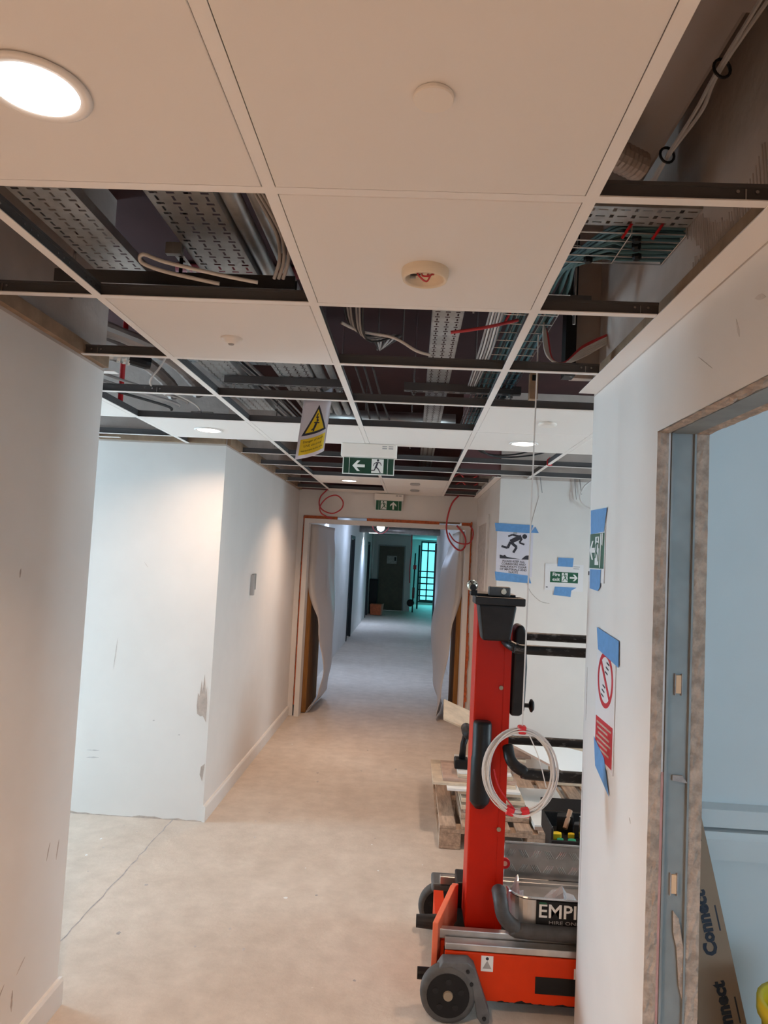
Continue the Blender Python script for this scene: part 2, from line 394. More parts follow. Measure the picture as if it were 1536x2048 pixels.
# scuffs and plaster damage (shapes of their own on the surface)
def scuff(parent, axis, at, pts, m):
    d = .0008
    MB().prism(pts, axis, at-d, at+d).build('scuff', m, parent)
def streak(c, L, wd, ang, n=7):
    ca, sa = math.cos(ang), math.sin(ang); up = []; dn = []
    for i in range(n+1):
        t = i/n-.5; h = wd*(1-4*t*t)*random.uniform(.5, 1)
        up.append((c[0]+L*t*ca-h*sa, c[1]+L*t*sa+h*ca)); dn.append((c[0]+L*t*ca+h*sa*.6, c[1]+L*t*sa-h*ca*.6))
    return up+dn[::-1]
for c, L, wd, a, m in [((-1.98, .40), .09, .006, 0, 'scuffgrey'), ((-1.98, .355), .09, .006, .05, 'scuffgrey'), ((-1.88, 1.02), .2, .004, 1.5, 'smudge'),
                       ((-1.72, 1.60), .05, .003, -.9, 'smudge'), ((-1.43, .53), .015, .006, 0, 'scuffgrey'), ((-1.6, .61), .015, .006, 0, 'scuffgrey')]:
    scuff(wf, 'y', 4.55, streak(c, L, wd, a), m)
MB().prism([(-1.262, .74), (-1.272, .84), (-1.278, .78), (-1.288, .92), (-1.298, .80), (-1.306, .88), (-1.314, .78), (-1.325, .80), (-1.328, .72), (-1.322, .67), (-1.30, .655), (-1.285, .66), (-1.262, .62)], 'y', 4.5485, 4.551).build('plaster_damage', 'plasterpatch', wf)
MB().prism([(-1.252, .36), (-1.275, .34), (-1.28, .29), (-1.262, .25)], 'y', 4.5485, 4.551).build('plaster_damage', 'plasterpatch', wf)
pts = [(-2.3+i*.05, random.uniform(.002, .016)) for i in range(22)]
MB().prism([(-2.3, 0)]+pts+[(-1.25, 0)], 'y', 4.546, 4.551).build('ragged_base', 'plasterpatch', wf)
for c, L, wd, a, m in [((2.22, 1.62), .03, .006, 1.5, 'scuffbrown'), ((2.55, .62), .06, .004, 1.3, 'scuffbrown'), ((2.62, .60), .07, .006, 1.4, 'scuffbrown'), ((2.30, .27), .07, .006, .8, 'scuffbrown'),
                       ((2.38, .21), .07, .008, 1.6, 'scuffbrown'), ((2.42, .30), .06, .004, .6, 'scuffbrown'), ((1.9, 1.2), .03, .006, 1.2, 'smudge')]:
    scuff(wl, 'x', XL, streak(c, L, wd, a), m)
for c, L, wd, a, m in [((1.55, 2.27), .05, .006, 1.2, 'smudge'), ((1.45, 2.30), .05, .008, .3, 'smudge'), ((1.40, 2.25), .04, .005, .6, 'smear'), ((1.72, 2.24), .1, .0015, .55, 'smear'),
                       ((2.77, .72), .5, .006, 1.55, 'smudge'), ((2.76, 1.25), .2, .008, 1.55, 'smear'), ((2.20, .98), .02, .004, .8, 'smear')]:
    scuff(wr, 'x', XR, streak(c, L, wd, a), m)

# skirtings
def skirting(name, pts, axis, a0, a1, label): return struct(name, MB().prism(pts, axis, a0, a1), 'paint', label)
sk = lambda x, d: [(x, 0), (x+d*.018, 0), (x+d*.018, .088), (x+d*.012, .10), (x, .10)]
def skirt_y(name, x, d, y0, y1, label):
    return struct(name, MB().prism(sk(x, d), 'y', y0, y1), 'paint', label)
skirt_y('baseboard_left_near', XL, 1, -2.9, 2.712, 'white skirting along the near left wall')
skirt_y('baseboard_left_far', XL, 1, 4.54, 7.58, 'white skirting along the far left corridor wall')
skirt_y('baseboard_right_far', .68, -1, 5.66, 7.58, 'white skirting along the far right corridor wall')

# perimeter trims and timber battens above the walls
def trim(n, mb, m, label): return struct('trim_%d' % n, mb, m, label)
trim(1, MB().box(.622, XR-.001, -2.9, 2.755, H-.004, H-.001).box(XR-.004, XR-.001, -2.9, 2.755, H-.001, H+.02), 'tee_white', 'white perimeter angle along the top of the right wall')
trim(2, MB().box(XR-.026, XR-.002, -2.9, 2.70, H+.022, H+.075), 'timber', 'raw timber batten above the right wall')
trim(3, MB().box(XL+.002, XL+.026, -2.9, 2.68, H+.002, H+.048), 'timber', 'raw timber batten above the near left wall')
trim(4, MB().box(XL-.10, XL+.04, 2.702, 2.745, H-.004, H-.001), 'tee_white', 'short white angle end on the near left wall corner')
trim(5, MB().box(-4.6, XL-.002, 4.522, 4.548, H+.002, H+.062), 'timber', 'raw timber batten above the white left passage wall')
trim(6, MB().box(XL+.002, XL+.026, 4.56, 7.58, H+.002, H+.062), 'timber', 'raw timber batten above the far left corridor wall')
trim(7, MB().box(.654, .678, 5.66, 7.58, H+.002, H+.05).box(.63, .679, 5.62, 7.58, H-.004, H-.001), 'tee_white', 'white perimeter angle above the far right corridor wall')
trim(8, MB().box(-4.6, -1.9, 4.40, 4.43, H-.004, H-.001), 'tee_white', 'white angle strip in the left passage ceiling')

# ------------------------------------------------------------------ suspended ceiling: tees and tiles
ceil = tag(thing('ceiling', (0, 2, H), 'white suspended tile ceiling with many tiles missing', None, kind='structure'))
def tee(nm, x0, x1, y0, y1, along):
    hw = .012
    if along == 'y':
        o = B(x0-hw, x0+hw, y0, y1, H-.0005, H+.002).build(nm, 'tee_white', ceil)
        wb = MB().box(x0-.002, x0+.002, y0, y1, H+.002, H+.036).box(x0-.0045, x0+.0045, y0, y1, H+.030, H+.038)
    else:
        o = B(x0+hw, x1-hw, y0-hw, y0+hw, H-.0005, H+.002).build(nm, 'tee_white', ceil)
        wb = MB().box(x0+.005, x1-.005, y0-.002, y0+.002, H+.002, H+.034).box(x0+.005, x1-.005, y0-.0045, y0+.0045, H+.029, H+.036)
    w_ = wb.build('web', 'tee_grey', o)
    w_.parent = o; w_.matrix_parent_inverse = Matrix()
    o['_w'] = False
    return o
def fix_child_world(o):   # sub-parts were given in world coordinates like their part
    for ch in o.children: ch.matrix_parent_inverse = Matrix.Identity(4)
tees = []
for x, y0, y1 in ((-.9, -2.9, 7.6), (-.3, -2.9, 7.6), (.3, -2.9, 7.6), (-1.5, 2.72, 4.54), (-2.1, 2.72, 4.54), (.9, 2.82, 5.64), (1.5, 2.82, 5.64)):
    tees.append(tee('main_tee', x, x, y0, y1, 'y'))
rows = [ROW['a']+.6*i for i in range(-6, 11)]
for y in rows:
    for i in range(len(MX)-1):
        x0, x1 = MX[i], MX[i+1]
        if i == 0:
            if not 2.72 < y < 4.5: continue
        if i == 1:
            if not 2.72 < y < 4.5: x0 = XL+.002
        if i == 4 and not 2.8 < y < 5.6: x1 = .634
        if i == 5 and not 2.8 < y < 5.6: continue
        tees.append(tee('cross_tee', x0, x1, y, y, 'x'))
# rivets and end plates where the cross tees meet the right-hand wall angle
for y in (ROW['a'], ROW['b'], ROW['c']):
    mb = MB()
    for dx in (.02, .055): mb.lathe([(.0035, -.003), (.0035, 0)], (.62-dx, y-.003, H+.02), 'y', 8)
    mb.box(.58-.0015, .58+.0015, y-.0045, y-.002, H+.004, H+.026)
    mb.build('rivet', 'steel', ceil)
for y in (ROW['a'], ROW['b'], ROW['c'], ROW['d']):
    mb = MB()
    for dx in (.02, .055): mb.lathe([(.0035, -.003), (.0035, 0)], (XL+.03+dx, y-.003, H+.02), 'y', 8)
    mb.box(XL+.07, XL+.073, y-.0045, y-.002, H+.004, H+.026).build('rivet', 'steel', ceil)
for x, y0, y1 in ((-.9, 1.30, 1.88), (-.9, 2.5, 3.6), (-1.5, 2.75, 3.6)):
    mb = MB(); y = y0+.05
    while y < y1-.03:
        for d in (0, .028, .056): mb.lathe([(.003, .0), (.003, .0012)], (x+.0022, y+d, H+.02), 'x', 6)
        y += .15
    mb.build('web_hole', 'steel', ceil)
def tile(x0, x1, y0, y1):
    g = .0135
    return B(x0+g, x1-g, y0+g, y1-g, H-.001, H+.016).build('ceiling_tile', 'tile', ceil, bevel=.0012, seg=1)
A = ROW['a']
C1, C2, CR, L0, L1 = (-.9, -.3), (-.3, .3), (.3, .9), (-1.5, -.9), (-2.1, -1.5)
def tl(c, r, n=1): y0 = ROW[r] if isinstance(r, str) else r; tile(c[0], c[1], y0, y0+.6*n)
for k in range(-6, 0):
    tl(C1, A+.6*k); tl(C2, A+.6*k); tile(XL, -.9, A+.6*k, A+.6*k+.6)
    if k < -3: tile(.3, .634, A+.6*k, A+.6*k+.6)
tl(C2, 'a'); tl(C1, 'b'); tl(CR, 'd')
for c in (L0, C1, C2, CR): tl(c, 'e')
tl((.9, 1.5), 'd'); tl((.9, 1.5), 'e'); tl(L1, 'd'); tl(C1, 'i'); tl(C2, 'i'); tl(C2, 'j')
tile(-.9, -.3, ROW['k'], 7.6); tile(-.3, .3, ROW['k'], 7.6)

# ------------------------------------------------------------------ lights and detectors in the tiles
def downlight(x, y, z, label, power, r=.068, color=LED, m='lamp', group=None, spread=150):
    o = thing('downlight', (x, y, z), label, 'ceiling light', group)
    MB().lathe([(r, .0), (r+.012, -.001), (r+.014, -.004), (r+.007, -.008), (r-.004, -.006), (r-.006, .01)], (x, y, z), 'z', 40, cap=False).build('trim_ring', 'tee_white', o, smooth=True)
    MB().lathe([(.001, -.0045), (r-.004, -.0045), (r-.004, .002), (.001, .002)], (x, y, z), 'z', 40, cap=False).build('diffuser', m, o)
    l = bpy.data.lights.new('downlight_beam_near' if y < 2 else 'downlight_beam_far', 'AREA'); l.shape = 'DISK'; l.size = r*1.9; l.energy = power; l.color = color; l.spread = math.radians(spread)
    lo = bpy.data.objects.new(l.name, l); lo.location = (0, 0, -.012); COL.objects.link(lo); lo.parent = o
    return o
downlight(-.6, 1.0, H-.001, 'large bright round downlight in the tile at the top left', 21, spread=122)
downlight(-1.2, 3.984, H-.001, 'round downlight in the tile left of the yellow warning sign', 9)
downlight(.6, 3.984, H-.001, 'round downlight in the tile right of the exit sign', 11)
downlight(-.6, 6.384, H-.001, 'small round downlight below the hanging arrow exit sign', 12, spread=125)
downlight(-.6, -1.416, H-.001, 'unseen round downlight added in the ceiling behind the camera', 21, spread=122)  # unseen lamp added to light what faces the camera
o = MB().lathe([(.029, 0), (.0305, -.002), (.0305, -.006), (.029, -.008), (.001, -.0085)], (0, .998, H-.001), 'z', 40, cap=False).build('blanking_cap', 'whiteplastic', smooth=False)
tag(o, 'flat round blanking cap on the nearest ceiling tile', 'cover plate')
t = thing('smoke_detector', (0, 1.631, H-.001), 'open round detector base with red wires inside', 'smoke detector')
c = (0, 1.631, H-.001)
MB().lathe([(.056, 0), (.056, -.012), (.052, -.024), (.048, -.0245), (.045, -.020), (.045, -.003), (.001, -.003)], c, 'z', 40, cap=False).build('housing', 'cream', t, smooth=True)
MB().tube(smooth_path([(c[0]-.02, c[1], c[2]-.004), (c[0]-.012, c[1]-.01, c[2]-.02), (c[0]+.004, c[1]+.006, c[2]-.024), (c[0]+.014, c[1]-.004, c[2]-.012), (c[0]+.02, c[1]+.012, c[2]-.004)]), .0022, 6).build('wire', 'redcable', t)
MB().tube(smooth_path([(c[0]-.008, c[1]+.012, c[2]-.004), (c[0]-.004, c[1]-.016, c[2]-.02), (c[0]+.012, c[1]-.012, c[2]-.018), (c[0]+.006, c[1]+.014, c[2]-.004)]), .0022, 6).build('wire', 'redsign', t)
MB().tube(smooth_path([(c[0]-.036, c[1]+.012, c[2]-.004), (c[0]-.03, c[1], c[2]-.012), (c[0]-.012, c[1]+.01, c[2]-.006)]), .002, 6).build('wire', 'cableblack', t)
for a in (-.6, 2.6, 3.6):
    B(c[0]+.034*math.cos(a)-.007, c[0]+.034*math.cos(a)+.007, c[1]+.034*math.sin(a)-.004, c[1]+.034*math.sin(a)+.004, c[2]-.012, c[2]-.003).build('terminal', 'galv', t)
t = thing('motion_sensor', (-.614, 2.221, H-.001), 'small white round sensor in the tile over the left trays', 'sensor')
MB().lathe([(.035, 0), (.035, -.003), (.026, -.006), (.020, -.014), (.014, -.018), (.001, -.019)], (-.614, 2.221, H-.001), 'z', 32, cap=False).build('housing', 'whiteplastic', t, smooth=True)
MB().lathe([(.010, -.0185), (.008, -.022), (.001, -.0225)], (-.614, 2.221, H-.001), 'z', 24, cap=False).build('lens', 'cablegrey', t, smooth=True)
o = MB().lathe([(.040, 0), (.044, -.004), (.044, -.010), (.036, -.016), (.001, -.016)], (.62, 3.385, H-.001), 'z', 32, cap=False).build('smoke_detector', 'whiteplastic'); tag(o, 'white round detector cap in the tile above the right downlight', 'smoke detector')
for y, lb in ((6.40, 'white detector cap in the ceiling tile right of the small downlight'), (7.0, 'white detector cap in the last tile before the double doors')):
    o = MB().lathe([(.042, 0), (.046, -.004), (.046, -.012), (.038, -.018), (.001, -.018)], (0, y, H-.001), 'z', 24, cap=False).build('smoke_detector', 'cablegrey'); tag(o, lb, 'smoke detector')

# ------------------------------------------------------------------ services in the ceiling void
def cable_tray(loc, length, width, label, rz=0, h=.03, rowsn=4, group='perforated cable trays'):
    """perforated tray along local +y"""
    t = thing('cable_tray', loc, label, 'cable tray', group, rz=rz, world=False)
    cw = width/rowsn; xs = [-width/2]; pat = []
    for k in range(rowsn):
        x = -width/2+k*cw
        xs += [x+cw*.26, x+cw*.42, x+cw*.58, x+cw*.74]
    xs.append(width/2)
    ys = [0]; per = .056; n = int(length/per)
    for k in range(n):
        y = k*per; ys += [y+.006, y+.030, y+.040, y+.050]
    ys.append(length)
    def hole(i, j):
        a = (i-1) % 4 if i > 0 else -1; col = (i-1)//4; b = (j-1) % 4 if j > 0 else -1
        if i == 0 or j == 0 or i >= len(xs)-2 and a == 3: return False
        if b == 0 and a == 1: return True          # slots along the tray
        if b == 2 and a in (0, 1, 2): return True  # slots across it
        return False
    holes_grid(xs, ys, hole).build('perforated_base', 'galvtray', t)
    for s in (-1, 1):
        MB().box(s*width/2-.001, s*width/2+.001, 0, length, 0, h).box(s*width/2-(.008 if s > 0 else 0), s*width/2+(.008 if s < 0 else 0), 0, length, h-.001, h+.001).build('side_flange', 'galvtray', t)
    return t
ZT = 2.64
cable_tray((-1.015, .3, ZT), 4.2, .17, 'perforated cable tray nearest the left wall, over the first opening')
cable_tray((-.645, .3, ZT), 4.2, .18, 'perforated cable tray over the middle of the first left opening')
cable_tray((.092, 1.95, ZT), 5.2, .115, 'narrow perforated cable tray over the middle opening', rowsn=3)
cable_tray((.688, 1.80, ZT), .45, .10, 'perforated tray crossing above the teal cables to the right wall', rz=math.pi/2, rowsn=3)
cable_tray((-1.72, 3.95, ZT+.17), 1.0, .16, 'perforated tray crossing the left passage void', rz=-math.pi/2)
def pipe(pts, r, m, label, cat='pipe', name='conduit_pipe', group=None, n=10, sm=True):
    o = MB().tube(pts, r, n).build(name, m, smooth=sm); return tag(o, label, cat, group)
for k, (x, r) in enumerate(((-.525, .026), (-.462, .018))):
    pipe([(x, .3, ZT+.03), (x, 4.6, ZT+.03)], r, 'galvtray', ['thicker silver conduit right of the middle tray', 'thinner silver conduit beside the thick one'][k])
for z in (1.2, 1.9, 2.45):
    pass
def strut(x0, x1, y, z, label, rods=True):
    t = thing('strut_channel', ((x0+x1)/2, y, z), label, 'strut channel', 'slotted steel struts')
    # slotted underside, two sides
    L = x1-x0; n = int(L/.055); ys = [y-.0205, y-.006, y+.006, y+.0205]; xs = [x0]
    for k in range(n): xs += [x0+k*.055+.012, x0+k*.055+.043]
    xs.append(x1)
    g = holes_grid(xs, ys, lambda i, j: j == 1 and i % 2 == 1); g.v = [(a, b, z) for a, b, _ in g.v]
    g.build('slotted_face', 'galvtray', t)
    MB().box(x0, x1, y-.0205, y-.0185, z, z+.041).box(x0, x1, y+.0185, y+.0205, z, z+.041).build('channel_side', 'tee_grey', t)
    if rods:
        for x in (x0+.05, x1-.05):
            MB().tube([(x, y, z-.05), (x, y, TOP)], .005, 8).build('threaded_rod', 'steel', t)
            MB().lathe([(.010, -.018), (.010, -.006), (.017, -.006), (.017, -.001)], (x, y, z), 'z', 6).build('nut', 'steel', t)
    return t
strut(-1.16, -.40, 2.14, ZT-.10, 'slotted strut just behind the first left opening')
strut(-1.02, -.36, 3.62, ZT-.045, 'slotted strut behind the sensor tile on the left')
strut(-.08, .52, 3.62, ZT-.045, 'slotted strut carrying the narrow tray in the middle')
strut(.30, .55, 2.32, ZT-.06, 'short slotted strut below the teal cable bend')
strut(-.10, .55, 5.2, ZT-.05, 'slotted strut in the open grid beyond the exit sign')
strut(-1.15, -.36, 5.4, ZT-.05, 'slotted strut above the far left grid openings')
strut(-1.16, -.40, .95, ZT-.05, 'slotted strut above the nearest downlight tile', rods=False)
t = thing('hanging_bracket', (-.76, 2.1, 2.60), 'short slotted bracket on a black rod between the two left trays', 'bracket')
g = holes_grid([-.775, -.765, -.755, -.745], [2.08+.01*k for k in range(20)], lambda i, j: i == 1 and j % 4 in (1, 2)); g.v = [(a, b, 2.625) for a, b, _ in g.v]
g.build('slotted_plate', 'galvtray', t)
B(-.79, -.74, 2.06, 2.08, 2.615, 2.65).build('end_cap', 'galvtray', t); MB().tube([(-.76, 2.12, 2.575), (-.76, 2.12, TOP)], .006, 8).build('rod', 'black', t)
# threaded hanger rods
for x, y, lb in ((-.19, 3.0, 'second from the left'), (-.08, 2.9, 'just left of the narrow tray'), (-.45, 3.2, 'left of the long white tee'), (.25, 3.2, 'beside the teal basket'), (.18, 2.5, 'just right of the narrow tray')):
    o = MB().tube([(x, y, 2.62), (x, y, TOP)], .0045, 6).build('hanger_rod', 'steel'); tag(o, 'thin threaded hanger rod over the middle openings, '+lb, 'rod', 'hanger rods in the middle opening')
# steel hangers for the grid
# wire basket with teal data cables (run along the corridor + run to the right wall)
def basket(name, p0, p1, wd, label, hgt=.05):
    p0, p1 = Vector(p0), Vector(p1); d = (p1-p0); L = d.length; d.normalize(); n = Vector((-d.y, d.x, 0)); mb = MB()
    k = 5
    for i in range(k): s = -wd/2+wd*i/(k-1); mb.tube([p0+n*s, p1+n*s], .002, 6)
    for s in (-1, 1): mb.tube([p0+n*s*wd/2+Vector((0, 0, hgt)), p1+n*s*wd/2+Vector((0, 0, hgt))], .002, 6)
    m = int(L/.1)
    for i in range(m+1):
        c = p0+d*(L*i/m); mb.tube([c+n*wd/2+Vector((0, 0, hgt)), c+n*wd/2, c-n*wd/2, c-n*wd/2+Vector((0, 0, hgt))], .0022, 6)
    o = mb.build(name, 'steel'); return tag(o, label, 'wire basket')
basket('wire_basket', (.385, 2.30, ZT-.02), (.385, 5.4, ZT-.02), .19, 'wire cable basket running away along the right grid line')
basket('wire_basket', (.40, 1.945, ZT-.02), (.685, 1.945, ZT-.02), .19, 'wire cable basket turning to the right wall')
t = thing('data_cable_bundle', (.5, 1.95, ZT), 'bundle of teal data cables bending from basket to right wall', 'cable bundle')
for i in range(22):
    a = (i % 8)/7*.165-.0825+random.uniform(-.004, .004); z = ZT-.012+(i//8)*.011+random.uniform(-.002, .002)
    ry = 1.945+a
    p = [(.69, ry, z+random.uniform(0, .006)), (.56, ry+random.uniform(-.006, .006), z), (.50, ry+.02*(1-i % 2), z), (.42-a*.3, 2.10+a*.6, z), (.385-a, 2.30, z), (.385-a+random.uniform(-.006, .006), 2.7, z), (.385-a, 3.3, z), (.385-a*.9, 4.2, z), (.385-a*.9, 5.3, z)]
    MB().tube(smooth_path(p, 5), .0048, 6).build('cable', 'teal', t)
for x, y in ((.60, 1.99), (.58, 1.93), (.565, 1.88), (.47, 2.02), (.40, 2.32), (.34, 2.34), (.385, 2.62), (.38, 2.95)):
    MB().lathe([(.010, -.012), (.013, -.006), (.013, .008), (.008, .014)], (x, y, ZT-.018), 'z', 8).build('cable_tie', 'black', t)
for x, y in ((.52, 1.86), (.60, 1.86), (.30, 2.55)):
    MB().tube(smooth_path([(x, y, ZT-.03), (x+.015, y-.02, ZT-.005), (x+.03, y-.01, ZT+.02)]), .004, 6).build('red_tie', 'red', t)
# white + red cables draped from the basket to the right wall
t = thing('draped_cables', (.55, 2.6, 2.5), 'white cables with a red one draped to the right wall', 'cable bundle')
for i in range(8):
    s = i*.006
    p = [(.455, 2.62+s, ZT+.02), (.452+s*.4, 2.62, ZT-.05), (.465+s*.5, 2.60, ZT-.135-s*.3), (.52+s*.3, 2.60, ZT-.165+s*.2), (.60, 2.62, ZT-.13+s), (.688, 2.62, ZT-.075+s*.8)]
    MB().tube(smooth_path(p, 6), .0032, 6).build('cable', 'redcable' if i in (6, 7) else 'cablewhite', t)
t = thing('clipped_cables', (.54, 1.4, 2.66), 'pair of white cables clipped in black rings under the duct', 'cable bundle')
for s in (0, .012):
    MB().tube(smooth_path([(.522+s*2, .5, 2.67), (.520+s*1.6, .95, 2.66), (.520+s*.4, 1.26, 2.655), (.524+s, 1.38, 2.65), (.524+s*.3, 1.545, 2.65), (.53+s, 1.75, 2.66), (.54, 1.95, 2.67)], 6), .0040, 6).build('cable', 'cablegrey', t)
for y in (1.265, 1.545):
    MB().tube([(.526+.017*math.cos(a), y+.005*math.cos(a), 2.655+.017*math.sin(a)) for a in [k*math.pi/8 for k in range(16)]], .003, 6, closed=True).build('ring_clip', 'black', t)
# ducts on the right
t = thing('foil_duct', (.45, .8, 2.72), 'foil-faced rectangular duct above the open right strip', 'duct')
B(.10, .56, -.5, 2.0, 2.74, 3.0).build('duct_body', 'foilduct', t, bevel=.012)
B(.095, .565, 1.20, 1.23, 2.735, 3.005).build('duct_flange', 'foilduct', t)
o = MB().tube([(.41+.006*k, 1.57+.004*k, 2.672) for k in range(14)], [.034 if k % 2 else .032 for k in range(14)], 14).build('foil_sleeve', 'foilduct', smooth=False); tag(o, 'short crinkled foil sleeve under the duct', 'duct')
# textured filler on the void wall (right)
mb = MB()
for k in range(70):
    y = 1.05+k*.0125; z = 2.60+.10*math.sin(k*.11)+random.uniform(-.01, .01)
    mb.tube([(XR-.0005, y, z-.05), (XR-.0012, y+.008, z), (XR-.0005, y+.016, z+.05)], .0016, 4)
for k in range(26):
    y = 1.50+k*.012; z = 2.50+random.uniform(-.01, .01)
    mb.tube([(XR-.0005, y, z-.03), (XR-.0012, y+.005, z), (XR-.0005, y+.01, z+.03)], .0016, 4)
o = mb.build('filler_ridges', 'board', wr)
o['kind'] = 'stuff'
B(.55, .69, 2.05, 2.64, 2.44, 2.60)
struct('wall_void_return', B(.585, XR, 2.735, 2.775, 2.46, TOP), 'board', 'plasterboard return above the right wall end')
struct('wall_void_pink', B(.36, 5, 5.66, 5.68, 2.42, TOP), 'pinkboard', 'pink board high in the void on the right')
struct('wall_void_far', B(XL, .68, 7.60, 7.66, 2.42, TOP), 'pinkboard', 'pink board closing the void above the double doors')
o = B(.545, .585, 2.66, 2.73, 2.45, 3.0).build('void_post', 'black'); tag(o, 'dark upright post in the void beside the right wall', 'post')
# left void: flexible ducts, red pipe, cables, driver
def flex(pts, r, m, label, n=12):
    pp = smooth_path(pts, 10); o = MB().tube(pp, [r*(1.0 if k % 2 else .93) for k in range(len(pp))], n).build('flexible_duct', m); return tag(o, label, 'duct')
flex([(-1.95, 2.95, 2.66), (-1.52, 3.15, 2.62), (-1.36, 3.22, 2.60)], .036, 'foil', 'short silver flexible duct by the left wall end')
o = MB().tube([(-1.37, 3.21, 2.60), (-1.30, 3.25, 2.59), (-1.28, 3.26, 2.588)], [.03, .032, .026], 12).build('duct_collar', 'black'); tag(o, 'black collar on the silver flexible duct', 'duct collar')
flex([(-1.8, 3.0, 2.74), (-1.52, 3.55, 2.72), (-1.43, 3.9, 2.66), (-1.42, 4.0, 2.60)], .038, 'foilduct', 'left of two pale sagging flexible ducts')
flex([(-1.6, 3.0, 2.74), (-1.34, 3.5, 2.72), (-1.26, 3.82, 2.66), (-1.25, 3.92, 2.60)], .038, 'foilduct', 'right of two pale sagging flexible ducts')
pipe([(-1.54, 3.55, 2.46), (-1.54, 3.55, 2.9)], .013, 'red', 'vertical red pipe in the left passage void', name='sprinkler_pipe')
pipe([(-1.0, 2.3, 3.071), (.6, 2.3, 3.071)], .03, 'darkred', 'dark red pipe crossing high over the openings', name='sprinkler_pipe')
pipe([(-1.2, 3.3, 3.071), (.6, 3.3, 3.071)], .03, 'darkred', 'dark red pipe crossing above the middle opening', name='sprinkler_pipe')
pipe([(-.6, 4.72, 2.66), (.25, 4.72, 2.66)], .05, 'aluminium', 'pale insulated pipe glimpsed behind the ceiling void', n=14)
pipe(smooth_path([(-1.10, 3.02, 2.60), (-1.15, 3.04, 2.52), (-1.20, 3.06, 2.45), (-1.18, 3.2, 2.43)]), .0045, 'cablewhite', 'white flex end hanging through the left grid', 'cable', 'flex_cable', n=8)
pipe(smooth_path([(-1.20, 3.10, 2.44), (-1.19, 3.35, 2.47), (-1.16, 3.6, 2.47), (-1.17, 3.75, 2.45)]), .0045, 'cablewhite', 'white flex leading to the downlight driver', 'cable', 'flex_cable', n=8)
t = thing('light_driver', (-1.17, 3.80, 2.43), 'white driver box on the left downlight tile', 'light driver')
B(-1.23, -1.11, 3.74, 3.78, 2.43, 2.466).build('case', 'whiteplastic', t, bevel=.004)
B(-1.20, -1.14, 3.732, 3.74, 2.438, 2.456).build('terminal_block', 'ink', t)
for k, (z, x) in enumerate(((2.50, -1.42), (2.52, -1.38), (2.48, -1.46))):
    pipe(smooth_path([(x-.3, 3.15, z+.06), (x-.05, 3.35, z), (x+.14, 3.6, z-.02), (x+.16, 3.64, z-.035)]), .007, ['cablegrey', 'cablegrey', 'cableblack'][k], ['upper grey cable looping in the left passage void', 'lower grey cable looping in the left passage void', 'black cable looping in the left passage void'][k], 'cable', 'flex_cable', n=8)
# cables in first left opening and middle opening
pipe(smooth_path([(-.45, 1.85, 2.452), (-.55, 1.84, 2.465), (-.70, 1.84, 2.495), (-.765, 1.84, 2.515), (-.77, 1.85, 2.495), (-.70, 1.86, 2.475), (-.56, 1.87, 2.452)]), .0055, 'cablewhite', 'white cable loop lying in the first left opening', 'cable', 'flex_cable', n=8)
t = thing('cable_bundle', (-.38, 1.84, 2.45), 'grey cables rising at the right corner of the first left opening', 'cable bundle')
for k in range(3): MB().tube(smooth_path([(-.38-.012*k, 1.84, 2.46), (-.36-.012*k, 1.80, 2.50), (-.37-.012*k, 1.78, 2.56), (-.42-.01*k, 1.7, 2.63)]), .005, 8).build('cable', 'cablegrey', t, smooth=True)
pipe(smooth_path([(-.27, 2.30, 2.50), (-.21, 2.40, 2.505), (-.10, 2.44, 2.50), (-.02, 2.45, 2.46), (.03, 2.46, 2.45)]), .0055, 'cablewhite', 'white cable bowed across the middle opening', 'cable', 'flex_cable', n=8)
pipe(smooth_path([(.10, 2.45, 2.53), (.16, 2.45, 2.54), (.24, 2.46, 2.56), (.34, 2.5, 2.60)]), .006, 'redcable', 'red cable bowed across the middle opening', 'cable', 'flex_cable', n=8)
t = thing('cable_bundle', (-.25, 2.3, 2.45), 'thin grey and black cables looping in the middle opening corner', 'cable bundle')
for k in range(7): MB().tube(smooth_path([(-.285+.012*k, 2.0, 2.68+.01*k), (-.27+.012*k, 2.2, 2.60), (-.25+.01*k, 2.38, 2.52-.008*k), (-.20+.02*k, 2.6, 2.56), (-.18, 3.0, 2.62)]), .004, 6).build('cable', 'cablegrey' if k % 3 else 'cableblack', t, smooth=True)
t = thing('cable_bundle', (.25, 2.6, 2.58), 'white cables laid left of the teal basket run', 'cable bundle')
for k in range(5): MB().tube(smooth_path([(.24+.008*k, 1.95, 2.66), (.235+.01*k, 2.5, 2.60-.004*k), (.24+.012*k, 2.9, 2.60), (.25+.01*k, 3.6, 2.63)]), .0045, 6).build('cable', 'cablewhite' if k % 2 else 'cablegrey', t, smooth=True)
t = thing('cable_bundle', (-1.0, 4, 2.66), 'dark cables lying over the far left grid openings', 'cable bundle')
for k in range(6): MB().tube(smooth_path([(-1.05+.02*k, 3.1, 2.70), (-1.0+.03*k, 4.0, 2.69), (-.95+.03*k, 5.2, 2.69)]), .006, 6).build('cable', 'cablegrey' if k % 2 else 'cableblack', t, smooth=True)
t = thing('cable_bundle', (-.25, 3.5, 2.44), 'black cables drooping behind the middle tee over the exit sign', 'cable bundle')
for k in range(3): MB().tube(smooth_path([(-.30+.04*k, 3.2, 2.60), (-.27+.04*k, 3.45, 2.52), (-.25+.05*k, 3.62, 2.44)]), .005, 6).build('cable', 'cableblack', t, smooth=True)
t = thing('cable_bundle', (.6, 4.8, 2.46), 'two black cables sagging over the far right grid', 'cable bundle')
